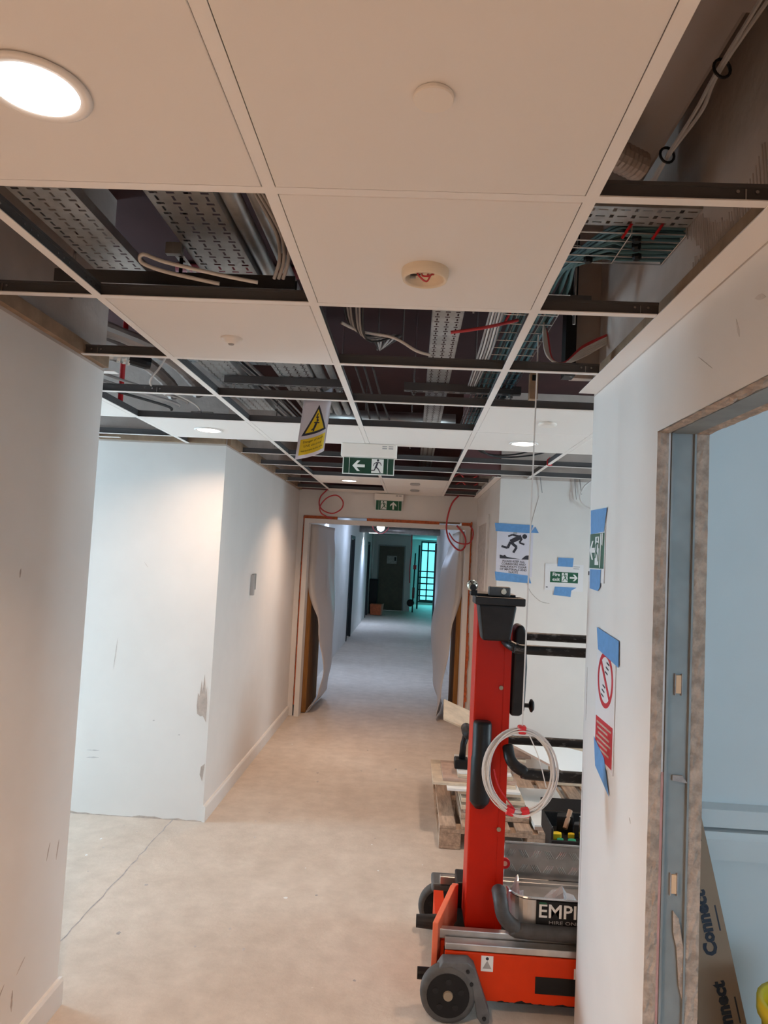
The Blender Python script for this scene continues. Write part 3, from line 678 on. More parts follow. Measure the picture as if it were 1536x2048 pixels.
for k, (x0, x1) in enumerate(((.35, .62), (.36, .50))): MB().tube(smooth_path([(x0, 4.6, 2.6), ((x0+x1)/2, 4.8, 2.46+.02*k), (x1+.2, 5.0, 2.5), (x1+.5, 5.1, 2.62)]), .006, 6).build('cable', 'cableblack', t, smooth=True)
for k, (x, y) in enumerate(((.42, 6.2), (.48, 6.8))):
    pipe(smooth_path([(x-.1, y, 2.45), (x-.03, y, 2.49), (x+.04, y+.05, 2.44), (x+.12, y, 2.48)]), .007, 'redcable', ['red cable scrap on the right grid near the doors', 'red cable scrap on the last right grid row'][k], 'cable', 'flex_cable', n=6)
t = thing('spirit_level', (.485, 3.0, 2.43), 'small brown timber block standing on the grid right of the wire', 'timber block')
B(.468, .502, 2.99, 3.03, 2.432, 2.545).build('body', 'timber', t)
B(.476, .494, 2.986, 2.992, 2.51, 2.535).build('dark_window', 'black', t)

# ------------------------------------------------------------------ double door wall and doors
YD = 7.60
DL, DR = -1.17, .615
we = tag(thing('wall_end', (0, YD, 0), 'plaster wall around the double door opening at the corridor end', None, kind='structure'))
MB().box(XL-.14, DL-.02, YD, YD+.12, 0, 2.42).box(DR+.02, .82, YD, YD+.12, 0, 2.42).box(DL-.02, DR+.02, YD, YD+.12, 2.135, 2.42).build('plaster', 'paint', we)
df = tag(thing('door_1', (-.28, YD, 0), 'pale double door frame with orange sealant at the corridor end', None, kind='structure'))
MB().box(DL, DL+.05, YD-.03, YD+.14, 0, 2.105).build('jamb', 'paint', df)
MB().box(DR-.05, DR, YD-.03, YD+.14, 0, 2.105).build('jamb', 'paint', df)
MB().box(DL+.05, DR-.05, YD-.03, YD+.14, 2.06, 2.105).build('head', 'paint', df)
def bead(pts, r, nm='sealant_bead'):
    pp = smooth_path(pts, 4); return MB().tube(pp, [r*random.uniform(.6, 1.3) for _ in pp], 6).build(nm, 'sealant', df)
bead([(DL-.006, YD-.012, .12+.1*k) for k in range(21)], .008)
bead([(DR+.008, YD-.012, .05+.1*k) for k in range(22)], .011)
bead([(DR+.016+random.uniform(0, .01), YD-.01, .25+.08*k) for k in range(10)], .012)
for x0, x1 in ((DL-.01, -.82), (-.50, .28), (.52, DR+.01)):
    MB().box(x0, x1, YD-.010, YD+.03, 2.105, 2.137).build('sealant_strip', 'sealant', df)
MB().box(.28, .50, YD-.004, YD+.03, 2.120, 2.137).build('packer', 'timber', df)
def leaf(x0, x1, label, nm):
    t = thing(nm, ((x0+x1)/2, YD+.15, 0), label, 'door')
    B(x0, x1, YD+.15, YD+1.02, .008, 2.05).build('leaf', 'oak', t)
    B(x0-.001, x1+.001, YD+.148, YD+.1495, .008, 2.05).build('edge_lipping', 'oak', t)
    return t
dl = leaf(-1.118, -1.072, 'left oak door leaf standing open in the double doorway', 'door_leaf')
dr = leaf(.517, .563, 'right oak door leaf standing open in the double doorway', 'door_leaf')
def interp(tab, z):
    tab = sorted(tab)
    if z <= tab[0][0]: return tab[0][1]
    for (a, b), (c, d) in zip(tab, tab[1:]):
        if z <= c:
            s = (z-a)/(c-a); s = s*s*(3-2*s); return b+(d-b)*s
    return tab[-1][1]
def sheet(x, sgn, near, far, label):
    def fn(u, v):
        z = .02+2.03*v; s = u
        b = interp(near, z)*(1-s)+interp(far, z)*s
        b += .035*math.sin(math.pi*s)*math.sin(math.pi*v)+.006*math.sin(9*s+5*v)
        wrap = min(max((z-1.05)/.35, 0), 1)          # upper part is lapped round the closing edge of the leaf
        if u < .06: return (x+sgn*(.006+max(b, 0)*(1-wrap+wrap*u/.06)-.056*wrap*(1-u/.06)), YD+(.143 if wrap > 0 else .152+.865*s), z)
        return (x+sgn*(.006+max(b, .0)), YD+.152+.865*s, z)
    o = MB().grid(fn, 20, 44).build('protective_sheet', 'sheet', smooth=True, solid=.004)
    return tag(o, label, 'plastic sheet')
sheet(-1.072, 1, [(0, .0), (.2, .12), (.45, .165), (.9, .085), (1.4, .0), (2.05, .02)], [(0, .05), (.12, .12), (.5, .16), (1, .17), (1.7, .13), (2.05, .11)], 'white plastic sheet bulging off the left door leaf')
sheet(.517, -1, [(0, .17), (.3, .12), (.8, .05), (1.4, .0), (2.05, .0)], [(0, .06), (.3, .19), (.9, .24), (1.5, .16), (2.05, .02)], 'white plastic sheet bulging off the right door leaf')
pipe(smooth_path([(-.93, 7.5, 2.42), (-1.00, 7.5, 2.34), (-1.01, 7.5, 2.25), (-.96, 7.5, 2.19), (-.86, 7.49, 2.165), (-.77, 7.49, 2.22), (-.76, 7.49, 2.30), (-.83, 7.49, 2.36), (-.93, 7.5, 2.33), (-1.00, 7.5, 2.24), (-.99, 7.5, 2.17), (-.93, 7.51, 2.13), (-.88, 7.58, 2.115)]), .007, 'redcable', 'red cable coil hanging above the left of the double doors', 'cable', 'alarm_cable', n=8)
pipe(smooth_path([(.47, 7.5, 2.42), (.40, 7.5, 2.33), (.36, 7.5, 2.18), (.355, 7.5, 2.05), (.39, 7.5, 1.94), (.46, 7.5, 1.86), (.52, 7.5, 1.84), (.56, 7.5, 1.90), (.545, 7.5, 2.0), (.46, 7.5, 2.10)]), .009, 'redcable', 'thick red cable loop hanging at the right of the double doors', 'cable', 'alarm_cable', n=8)
pipe(smooth_path([(.38, 7.49, 2.02), (.44, 7.49, 1.94), (.52, 7.49, 1.91), (.60, 7.49, 1.92), (.635, 7.49, 1.99), (.63, 7.49, 2.06), (.60, 7.49, 2.10)]), .007, 'redcable', 'thin red cable loop crossing the right door jamb', 'cable', 'alarm_cable', n=8)
pipe(smooth_path([(.50, 7.52, 2.09), (.535, 7.52, 2.02), (.555, 7.52, 1.92), (.54, 7.52, 1.84)]), .004, 'cablewhite', 'thin white cable beside the red loops', 'cable', 'alarm_cable', n=6)

# side door in the far right corridor wall
d2 = tag(thing('door_2', (.68, 6.8, 0), 'pale door frame in the far right corridor wall', None, kind='structure'))
MB().box(.662, .679, 6.36, 6.43, 0, 2.16).build('architrave', 'paint', d2)
MB().box(.662, .679, 7.24, 7.31, 0, 2.16).build('architrave', 'paint', d2)
MB().box(.662, .679, 6.43, 7.24, 2.09, 2.16).build('architrave', 'paint', d2)
MB().box(.672, .679, 6.43, 7.24, .005, 2.09).build('door_leaf', 'smear', d2)
# switch plate on the left wall
t = thing('switch_plate', (XL, 5.57, 1.48), 'small grey switch box on the scalloped left wall', 'switch')
B(XL, XL+.012, 5.54, 5.64, 1.42, 1.545).build('plate', 'galv', t)
B(XL+.001, XL+.025, 5.49, 5.54, 1.38, 1.54).build('box', 'cablegrey', t)
for z in (1.44, 1.50): B(XL+.012, XL+.016, 5.555, 5.575, z, z+.022).build('screw', 'darkgrey', t)

# ------------------------------------------------------------------ far corridor beyond the doors
struct('wall_far_left', MB().box(XL-.14, XL, 7.72, 14.3, 0, 2.5).box(XL-.14, XL, 15.25, 20.0, 0, 2.5).box(XL-.14, XL, 20.9, 23.2, 0, 2.5).box(XL-.14, XL, 14.3, 15.25, 2.12, 2.5).box(XL-.14, XL, 20.0, 20.9, 2.12, 2.5), 'paint', 'bluish left wall of the far corridor')
struct('wall_far_right', MB().box(.64, .78, 7.72, 18.6, 0, 2.5), 'paint', 'bluish right wall of the far corridor')
struct('wall_far_end', MB().box(XL-.14, -1.06, 23.2, 23.34, 0, 2.5).box(-.24, .0, 23.2, 23.34, 0, 2.5).box(-1.06, -.24, 23.2, 23.34, 2.09, 2.5), 'paint', 'grey end wall of the far corridor')
struct('ceiling_far', B(XL-.14, 3.1, 7.66, 27.2, 2.46, 2.56), 'tile', 'plain ceiling of the far corridor')
struct('wall_far_lobby', MB().box(3.0, 3.1, 18.6, 27.2, 0, 2.5).box(.78, 3.1, 18.5, 18.6, 0, 2.5), 'paint', 'lobby wall beyond the far corridor')
struct('wall_lobby_left', MB().box(-.14, 0, 23.34, 27.2, 0, 2.5), 'paint', 'lobby side wall catching teal light')
for k, (y0, y1) in enumerate(((14.3, 15.25), (20.0, 20.9))):
    d = tag(thing('door_%d' % (3+k), (XL, y0, 0), ['nearer dark doorway in the far corridor left wall', 'farther dark doorway in the far corridor left wall'][k], None, kind='structure'))
    MB().box(XL-.02, XL+.015, y0-.02, y0+.04, 0, 2.14).box(XL-.02, XL+.015, y1-.04, y1+.02, 0, 2.14).box(XL-.02, XL+.015, y0+.04, y1-.04, 2.08, 2.14).build('frame', 'doordark', d)
    B(XL-.13, XL-.09, y0, y1, 0, 2.08).build('leaf', 'doordark', d)
    B(XL-.09, XL+.010, y1-.045, y1-.005, .01, 2.07).build('edge', 'doordark', d)
B(.615, .66, 18.5, 18.62, 0, 2.14)
struct('door_5', MB().box(.60, .64, 18.3, 18.62, 0, 2.14), 'doordark', 'dark door frame at the end of the far right wall')
t = thing('far_door', (-.65, 23.2, 0), 'dark brown closed door at the end of the far corridor', 'door')
lf = B(-1.06, -.24, 23.20, 23.245, .005, 2.09).build('leaf', 'fardoor', t)
MB().box(-1.10, -1.06, 23.17, 23.20, 0, 2.13).box(-.24, -.20, 23.17, 23.20, 0, 2.13).box(-1.06, -.24, 23.17, 23.20, 2.09, 2.13).build('frame', 'cablegrey', t)
B(-.80, -.48, 23.19, 23.199, 1.52, 1.78).build('notice', 'smear', lf)
B(-.56, -.50, 23.185, 23.19, 1.62, 1.74).build('notice_picture', 'darkgrey', lf)
# lobby window, teal tinted
mb = MB().box(-.14, .35, 27.1, 27.2, 0, 2.5).box(1.9, 3.1, 27.1, 27.2, 0, 2.5).box(.35, 1.9, 27.1, 27.2, 0, .12).box(.35, 1.9, 27.1, 27.2, 2.4, 2.5)
struct('wall_lobby_window', mb, 'paint', 'lobby wall around the teal window')
fr = MB()
for x in (.37, .62, 1.2, 1.85): fr.box(x-.025, x+.025, 27.06, 27.14, .12, 2.4)
for z in (.15, 2.05, 2.37): fr.box(.395, 1.825, 27.07, 27.13, z-.03, z+.03)
o = struct('window_4', fr, 'doordark', 'tall teal-tinted lobby window at the far end')
B(.36, 1.88, 27.145, 27.155, .12, 2.4).build('pane', 'tealglass', o)
# stored access tower in front of the lobby window
t = thing('scaffold_tower', (.55, 24.6, 0), 'black scaffold tower frame silhouetted against the teal window', 'scaffold')
for x in (.26, .95): MB().tube([(x, 24.6, 0), (x, 24.6, 2.2)], .03, 8).build('upright', 'doordark', t)
for k in range(6): MB().tube([(.26, 24.6, .25+.21*k), (.95, 24.6, .25+.21*k)], .022, 8).build('rung', 'doordark', t)
t = thing('hose_reel', (.12, 23.0, 0), 'dark pole with red hose standing left of the teal window', 'hose')
MB().tube([(.10, 22.9, 0), (.12, 22.9, 1.9)], .022, 8).build('pole', 'darkgrey', t)
MB().lathe([(.10, -.03), (.12, 0), (.10, .03)], (.03, 22.9, .30), 'y', 16).build('reel', 'black', t)
B(.07, .15, 22.86, 22.94, .45, .80).build('red_cylinder', 'darkred', t); B(.07, .17, 22.86, 22.94, 1.38, 1.52).build('red_box', 'red', t)
pipe(smooth_path([(-.02, 21, 2.44), (-.01, 21, 1.9), (-.04, 21, 1.4), (-.02, 21, 1.0)]), .018, 'redcable', 'dark red hose hanging at the lobby corner', 'cable', 'alarm_cable', n=6)
t = thing('orange_crate', (-.98, 20.9, 0), 'orange crate on the floor by the far door', 'crate')
MB().prism([(-1.14, .01), (-.84, .01), (-.82, .32), (-1.16, .32)], 'y', 20.95, 21.35).build('body', 'sealant', t, bevel=.01)
MB().prism([(-.84, .01), (-.80, .01), (-.76, .34), (-.82, .32)], 'y', 20.97, 21.33).build('flap', 'cardboard', t)
t = thing('waste_bin', (-1.1, 21.9, 0), 'tall black bin behind the orange crate', 'bin')
MB().prism([(-1.22, 0), (-1.0, 0), (-.98, 1.0), (-1.23, 1.0)], 'y', 21.5, 21.8).build('body', 'black', t, bevel=.01); B(-1.235, -.975, 21.48, 21.82, 1.0, 1.05).build('lid', 'black', t)
pipe([(XL+.03, 21.95, 1.05), (XL+.03, 21.95, 2.45)], .03, 'cablewhite', 'white vertical pipe above the black bin', n=10)
t = thing('work_lamp', (-.60, 13.2, 2.46), 'bare glowing work lamp under the far corridor ceiling', 'lamp')
MB().tube([(-.60, 13.2, 2.46), (-.60, 13.2, 2.32)], .02, 8).build('holder', 'cablegrey', t)
MB().lathe([(.02, .03), (.05, 0), (.075, -.06), (.06, -.11), (.01, -.14)], (-.60, 13.2, 2.34), 'z', 16).build('bulb', 'lampcool', t, smooth=True)
l = bpy.data.lights.new('work_lamp_light', 'POINT'); l.energy = 16; l.color = COOL; l.shadow_soft_size = .1
lo = bpy.data.objects.new('work_lamp_light', l); lo.location = (0, 0, -.36); COL.objects.link(lo); lo.parent = t
pipe([(XL, 16.6, 2.36), (.64, 16.6, 2.36)], .08, 'aluminium', 'silver duct crossing the far corridor ceiling', 'duct', 'cross_duct', n=14)
pipe(smooth_path([(-.75, 13.1, 2.44), (-.74, 13.1, 2.25), (-.62, 13.1, 2.16), (-.50, 13.1, 2.2), (-.44, 13.1, 2.32), (-.46, 13.1, 2.44)]), .008, 'redcable', 'red cable loop hanging round the far work lamp', 'cable', 'alarm_cable', n=6)
def drum(x, y, label, power):
    t = thing('drum_light', (x, y, 2.46), label, 'ceiling light')
    MB().lathe([(.13, 0), (.14, -.10), (.13, -.12)], (x, y, 2.46), 'z', 24).build('body', 'whiteplastic', t)
    MB().lathe([(.12, -.121), (.11, -.14), (.001, -.145)], (x, y, 2.46), 'z', 24, cap=False).build('diffuser', 'lampcool', t, smooth=True)
    l = bpy.data.lights.new('drum_beam', 'AREA'); l.shape = 'DISK'; l.size = .22; l.energy = power; l.color = COOL; l.spread = math.radians(125)
    lo = bpy.data.objects.new('drum_beam', l); lo.location = (0, 0, -.155); COL.objects.link(lo); lo.parent = t
drum(-1.06, 10.2, 'white round ceiling light just beyond the door head', 12)
drum(.0, 10.2, 'round ceiling light hidden behind the door head', 4)
drum(-1.0, 18.0, 'round ceiling light deep in the far corridor', 24)

# ------------------------------------------------------------------ signs
def exit_sign(loc, label, direction, wd, hb, hs, lit=True):
    """ceiling-mounted emergency sign: white body with a green blade below"""
    t = thing('exit_sign', loc, label, 'exit sign', world=False)
    B(-wd/2-.012, wd/2+.012, -.03, .03, 0, hb).build('body', 'whiteplastic', t, bevel=.006)
    bl = B(-wd/2, wd/2, -.004, .004, -hs, -.001).build('blade', 'signpale', t)
    m = .006
    flat([[(-wd/2+m, -hs+m), (wd/2-m, -hs+m), (wd/2-m, -.004), (-wd/2+m, -.004)]], 'green_panel', 'greendeep' if direction == 'left' else 'green', bl, -.004)
    flat([[(s*wd*.37-.0012, -hs+m), (s*wd*.37+.0012, -hs+m), (s*wd*.37+.0012, -.004), (s*wd*.37-.0012, -.004)] for s in (-1, 1)], 'fold_line', 'signpale', bl, -.0046)
    c = -hs/2
    if direction == 'left':
        flat(arrow(-wd*.19, c, hs*.72, math.pi), 'arrow', 'signpale', bl, -.0048)
        flat([[(wd*.06, -hs+.012), (wd*.29, -hs+.012), (wd*.29, -.008), (wd*.06, -.008)]], 'doorway', 'signpale', bl, -.0048)
        flat(runner(wd*.17, c, hs*.80, -1), 'running_figure', 'ink', bl, -.0056)
    else:
        flat(arrow(wd*.17, c, hs*.72, math.pi/2), 'arrow', 'signpale', bl, -.0048)
        flat([[(-wd*.30, -hs+.012), (-wd*.08, -hs+.012), (-wd*.08, -.008), (-wd*.30, -.008)]], 'doorway', 'signpale', bl, -.0048)
        flat(runner(-wd*.19, c, hs*.80, 1), 'running_figure', 'green', bl, -.0056)
    for x in (wd*.30, wd*.42): flat([[(x-.014, hb*.62), (x+.014, hb*.62), (x+.014, hb*.72), (x-.014, hb*.72)], [(x-.014, hb*.78), (x+.014, hb*.78), (x+.014, hb*.86), (x-.014, hb*.86)]], 'rating_print', 'cablegrey', t, -.0301)
    return t
exit_sign((-.288, 4.26, 2.327), 'hanging green exit sign with arrow pointing left', 'left', .315, .082, .105)
exit_sign((-.27, 7.53, 2.335), 'green exit sign with arrow pointing up over the double doors', 'up', .285, .068, .112)

# curled warning plate hanging behind the grid
t = thing('warning_sign', (-.475, 3.13, 2.155), 'curled yellow electric shock warning card hanging from the grid', 'sign', rz=math.radians(-14), world=False)
t.scale = (.88, .9, .88)
def curl(x, z):     # card local coords (x 0..W, z 0..Hc) -> bent surface
    b = .030*math.sin(math.pi*min(max(x/.155, 0), 1))
    return Vector((x-.065+.10*(z/.33-.35)*.28, -.018+b+.012*(z/.33), z+.30*x-.012))
def on_card(polys, nm, m, off):
    mb = MB()
    for p in polys:
        P_ = [curl(*q)+Vector((0, -off, 0)) for q in p]
        k = len(P_); mb.add(P_+[q+Vector((0, .0006, 0)) for q in P_], [tuple(range(k)), tuple(range(2*k-1, k-1, -1))]+[(i, (i+1) % k, (i+1) % k+k, i+k) for i in range(k)])
    return mb.build(nm, m, t)
def strip_polys(x0, x1, z0, z1, n=8):
    return [[(x0+(x1-x0)*i/n, z0), (x0+(x1-x0)*(i+1)/n, z0), (x0+(x1-x0)*(i+1)/n, z1), (x0+(x1-x0)*i/n, z1)] for i in range(n)]
MB().grid(lambda u, v: curl(.155*u, .33*v), 12, 8).build('card', 'paper', t, smooth=True, solid=.0012)
on_card(strip_polys(.012, .145, .018, .10), 'yellow_panel', 'yellow', .0012)
def tri(k):   # triangle sliced in vertical strips so that it follows the curl
    cx, zb, zt, hw = .078, .118+k*.012, .268-k*.024, .066-k*.016; out = []; n = 10
    for i in range(n):
        a, b = cx-hw+2*hw*i/n, cx-hw+2*hw*(i+1)/n
        f = lambda x: zb+(zt-zb)*(1-abs(x-cx)/hw)
        out.append([(a, zb), (b, zb), (b, max(f(b), zb+1e-4)), (a, max(f(a), zb+1e-4))])
    return out
on_card(tri(0), 'triangle_border', 'ink', .0012); on_card(tri(1), 'triangle', 'yellow', .0020)
on_card([[Vector(q) for q in bar2d(a, b, wd)] for a, b, wd in (((.078, .176), (.070, .150), .012), ((.070, .150), (.056, .140), .007), ((.070, .150), (.066, .132), .007), ((.078, .176), (.094, .168), .006), ((.078, .176), (.064, .178), .006), ((.080, .222), (.074, .200), .006), ((.074, .200), (.084, .204), .005), ((.084, .204), (.078, .186), .006))]+[disc2d((.083, .184), .006, 8)], 'shock_symbol', 'ink', .0028)
def warp_text(s, size, x, z):
    o = text(s, size, t, 'ink', (0, 0, 0))
    o.rotation_euler = (0, 0, 0)
    for v in o.data.vertices:
        q = curl(x+v.co.x, z+v.co.y); v.co = q+Vector((0, -.0022, 0))
for k, s in enumerate(('Danger of death', 'LIVE electrical', 'equipment in this area')): warp_text(s, .0165 if k < 2 else .0128, .078, .084-.023*k)

def notice(name, loc, rz, label, wd, ht, m='paper', th=.002, cat='notice'):
    t = thing(name, loc, label, cat, rz=rz, world=False)
    t['_s'] = B(-wd/2, wd/2, -th, 0, -ht/2, ht/2).build('sheet', m, t).name; return t
def tape(t, polys, y=-.0035):
    for p in polys: flat([p], 'tape', 'tape', t, y, .0004)
t = notice('safety_notice', (.812, 5.648, 1.83), 0, 'trip hazard notice taped to the white wall on the right', .285, .40)
SH = bpy.data.objects[t['_s']]
tape(t, [[(-.165, .215), (.14, .21), (.12, .145), (-.155, .15)], [(.12, .15), (.185, .15), (.155, .20)], [(-.15, -.17), (.12, -.19), (.14, -.25), (-.14, -.24)]])
STUMBLE = [bar2d((.05, .06), (-.035, .015), .034), bar2d((-.035, .015), (-.055, -.035), .02), bar2d((-.055, -.035), (-.105, -.022), .017), bar2d((-.03, .01), (.015, -.025), .022), bar2d((.015, -.025), (-.01, -.07), .018), bar2d((.03, .062), (-.02, .072), .016), bar2d((-.02, .072), (-.055, .058), .014), bar2d((.055, .045), (.035, .012), .015), bar2d((.035, .012), (.075, -.002), .014), disc2d((.075, .062), .019, 14)]
flat([[(x, z+.055) for x, z in p] for p in STUMBLE], 'stumbling_figure', 'ink', SH, -.0025)
flat([[(-.115, -.035), (-.115, -.065), (.05, -.065), (-.06, -.05), (-.075, -.035), (-.09, -.042)], [(.055, -.065), (.115, -.065), (.115, -.03), (.09, -.033), (.07, -.05)]], 'rubble_symbol', 'ink', SH, -.0025)
flat([[(-.015, .135), (.015, .135), (.015, .15), (-.015, .15)]], 'crest', 'cablegrey', SH, -.0025)
for k, s in enumerate(('PLEASE KEEP ALL', 'CORRIDORS AND', 'WALKWAYS CLEAR', 'OF MATERIALS AND', 'WASTE')): text(s, .0235, SH, 'ink', (-.005, -.0028, -.085-.0215*k), bold=.0004)
t = notice('fire_exit_notice', (1.207, 5.648, 1.64), 0, 'white fire exit notice with right arrow taped to the wall', .30, .21, 'paperclear')
SH = bpy.data.objects[t['_s']]
flat([[(-.109, -.042), (.109, -.042), (.109, .042), (-.109, .042)]], 'green_panel', 'green', SH, -.002)
flat(arrow(.075, 0, .062, 0), 'arrow', 'signwhite', SH, -.0027)
flat([[(-.018, -.036), (.028, -.036), (.028, .036), (-.018, .036)]], 'doorway', 'signwhite', SH, -.0027); flat(runner(.005, 0, .066), 'running_figure', 'green', SH, -.0034)
text('Fire', .038, SH, 'signwhite', (-.062, -.0032, .02), bold=.0008); text('exit', .038, SH, 'signwhite', (-.062, -.0032, -.018), bold=.0008)
tape(t, [[(-.05, .155), (.07, .155), (.065, .085), (-.055, .085), (-.052, .13)], [(-.07, -.075), (.10, -.075), (.06, -.10), (.055, -.15), (-.08, -.14)]])
flat([[(-.14, -.085), (-.125, -.085), (-.125, -.078), (-.14, -.078)]], 'print_mark', 'ink', SH, -.0022)
flat([[(.07, .085), (.12, .085), (.12, .09), (.07, .09)], [(.07, .07), (.115, .07), (.115, .075), (.07, .075)]], 'small_print', 'cablegrey', SH, -.0022)
# notices on the right wall (face -x)
RZ = -math.pi/2
t = notice('exit_notice', (XR-.001, 2.665, 1.795), RZ, 'green left-arrow exit notice taped at the right wall end', .215, .24, 'paperclear')
SH = bpy.data.objects[t['_s']]
flat([[(-.10, -.068), (.10, -.068), (.10, .062), (-.10, .062)]], 'green_panel', 'green', SH, -.002)
flat(arrow(-.058, 0, .085, math.pi), 'arrow', 'signwhite', SH, -.0027)
flat([[(-.022, -.055), (.03, -.055), (.03, .05), (-.022, .05)]], 'doorway', 'signwhite', SH, -.0027); flat(runner(.004, 0, .09, -1), 'running_figure', 'green', SH, -.0034)
flat([[(.045, -.065), (.056, -.065), (.06, .06), (.048, .06)], [(.066, .02), (.080, .015), (.082, .06), (.068, .06)]], 'painted_gloss', 'signwhite', SH, -.003)  # white strips painted on as sheen of the notice
tape(t, [[(-.10, .155), (.125, .150), (.095, .065), (-.09, .062)], [(-.085, -.072), (.07, -.072), (.065, -.135), (.035, -.15), (-.08, -.145)]])
flat([[(-.115, -.095), (-.098, -.095), (-.098, -.08), (-.115, -.08)]], 'print_mark', 'ink', SH, -.0022)
t = notice('no_ladder_notice', (XR-.001, 2.50, 1.26), RZ, 'white and red no ladders notice taped to the right wall', .235, .41, 'paperclear')
SH = bpy.data.objects[t['_s']]
ring = MB(); n = 40
def ringpoly(r0, r1, cx, cz):
    out = []
    for k in range(n):
        a, b = 2*math.pi*k/n, 2*math.pi*(k+1)/n
        out.append([(cx+r0*math.cos(a), cz+r0*math.sin(a)), (cx+r1*math.cos(a), cz+r1*math.sin(a)), (cx+r1*math.cos(b), cz+r1*math.sin(b)), (cx+r0*math.cos(b), cz+r0*math.sin(b))])
    return out
mb = MB()
for p in ringpoly(.078, .095, 0, .085): mb.prism(p, 'y', -.0028, -.002)
mb.prism(bar2d((-.056, .141), (.056, .029), .017), 'y', -.0030, -.002)
mb.build('prohibition_ring', 'redsign', SH)
lad = []
for k in range(8):
    cx, cz = -.030+.0085*k, .028+.0165*k
    if k not in (3, 4): lad.append(bar2d((cx-.016, cz+.003), (cx+.016, cz-.003), .0055))
for q in lad: flat([q], 'ladder_rung', 'ink', SH, -.0024)
flat([[(-.105, -.19), (.105, -.19), (.105, -.055), (-.105, -.055)]], 'red_panel', 'redsign', SH, -.002)
flat([[(-.09+.01*(k % 3), -.07-.017*k), (.09-.02*((k*2) % 3), -.07-.017*k), (.09-.02*((k*2) % 3), -.077-.017*k), (-.09+.01*(k % 3), -.077-.017*k)] for k in range(6)], 'printed_lines', 'boardpink', SH, -.0026)
tape(t, [[(-.125, .255), (.15, .235), (.155, .150), (-.10, .178)], [(-.12, -.135), (.02, -.175), (.09, -.28), (-.09, -.23)]])

# ------------------------------------------------------------------ hanging wire and coil
t = thing('wire_coil', (.415, 2.50, .84), 'coil of thin white cable hanging on a wire from the grid', 'cable coil')
MB().tube([(.415, 2.505, 2.55), (.415, 2.503, 2.41), (.412, 2.50, 1.8), (.409, 2.50, 1.165)], .0028, 6).build('hanging_wire', 'cablewhite', t)
CC = Vector((.408, 2.50, 1.02))
for k in range(14):
    rx, rz = .118+random.uniform(-.008, .012), .138+random.uniform(-.008, .012); dy = random.uniform(-.012, .012); off = Vector((random.uniform(-.008, .008), dy, random.uniform(-.006, .006))); ph = random.uniform(0, 6)
    MB().tube([CC+off+Vector((rx*math.cos(a), .006*math.sin(a*2+ph), rz*math.sin(a))) for a in [i*math.pi/24 for i in range(48)]], .0023, 6, closed=True).build('cable_turn', 'cablewhite', t)
for a in (1.57, 4.45, 4.9):
    c = CC+Vector((.118*math.cos(a), 0, .140*math.sin(a)))
    B(-.014, .014, -.016, .016, -.014, .014, mtx=Matrix.Translation(c) @ Matrix.Rotation(-(a-1.57), 4, 'Y')).build('red_tape', 'red', t, bevel=.005)
MB().tube(smooth_path([CC+Vector((.02, 0, .135)), CC+Vector((.06, -.005, .05)), CC+Vector((.09, 0, -.05))]), .002, 6).build('loose_end', 'cablewhite', t)
MB().tube(smooth_path([CC+Vector((-.09, 0, .0)), CC+Vector((-.07, -.01, -.06)), CC+Vector((-.01, 0, -.135))]), .0024, 6).build('red_strand', 'redsign', t)

# ------------------------------------------------------------------ push-around lift
LF = thing('access_lift', (.7, 3.12, 0), 'orange push-around personnel lift with black guard rails', 'lift')
Y0, Y1 = 2.83, 3.43
B(.20, 1.35, Y0, Y0+.012, .058, .233).build('near_chassis_side', 'orange', LF, bevel=.004)
B(.20, 1.35, Y1-.012, Y1, .058, .233).build('far_chassis_side', 'orange', LF, bevel=.004)
B(.20, 1.35, Y0+.012, Y1-.012, .09, .215).build('chassis_deck', 'darkgrey', LF)
EP = [(.150, 2.865, .12), (.243, 3.11, .14), (.243, 3.11, .365), (.228, 3.07, .372), (.150, 2.865, .318)]
MB().add(EP+[(x+.022, y-.004, z) for x, y, z in EP], [(0, 1, 2, 3, 4), (9, 8, 7, 6, 5)]+[(i, (i+1) % 5, (i+1) % 5+5, i+5) for i in range(5)]).build('end_plate', 'orangepale', LF, bevel=.003)
for (s0, z0, z1) in ((.75, .25, .335), (.45, .16, .26), (.20, .13, .16)):
    q = lambda t_, z: (.148+.093*t_, 2.863+.245*t_, z)
    MB().add([q(s0-.07, z0), q(s0+.05, z0+.02), q(s0+.05, z1), q(s0-.07, z1-.03)], [(0, 1, 2, 3)]).build('end_sticker', 'signwhite', LF, solid=.001)
B(.238, .262, 3.112, 3.118, .15, .36).build('end_flange', 'smear', LF)
B(.172, .215, 2.90, 3.32, .11, .235).build('end_brace', 'orange', LF)
B(.262, .315, 3.16, 3.30, .236, .345).build('pump_unit', 'black', LF, bevel=.006)
B(.20, 1.35, Y0+.002, Y0+.05, .236, .262).build('aluminium_rail', 'aluminium', LF, bevel=.003)
B(.175, 1.35, Y0+.055, Y0+.085, .25, .285).build('aluminium_rail', 'aluminium', LF, bevel=.003)
B(.20, 1.35, Y1-.085, Y1-.055, .25, .285).build('aluminium_rail', 'aluminium', LF, bevel=.003)
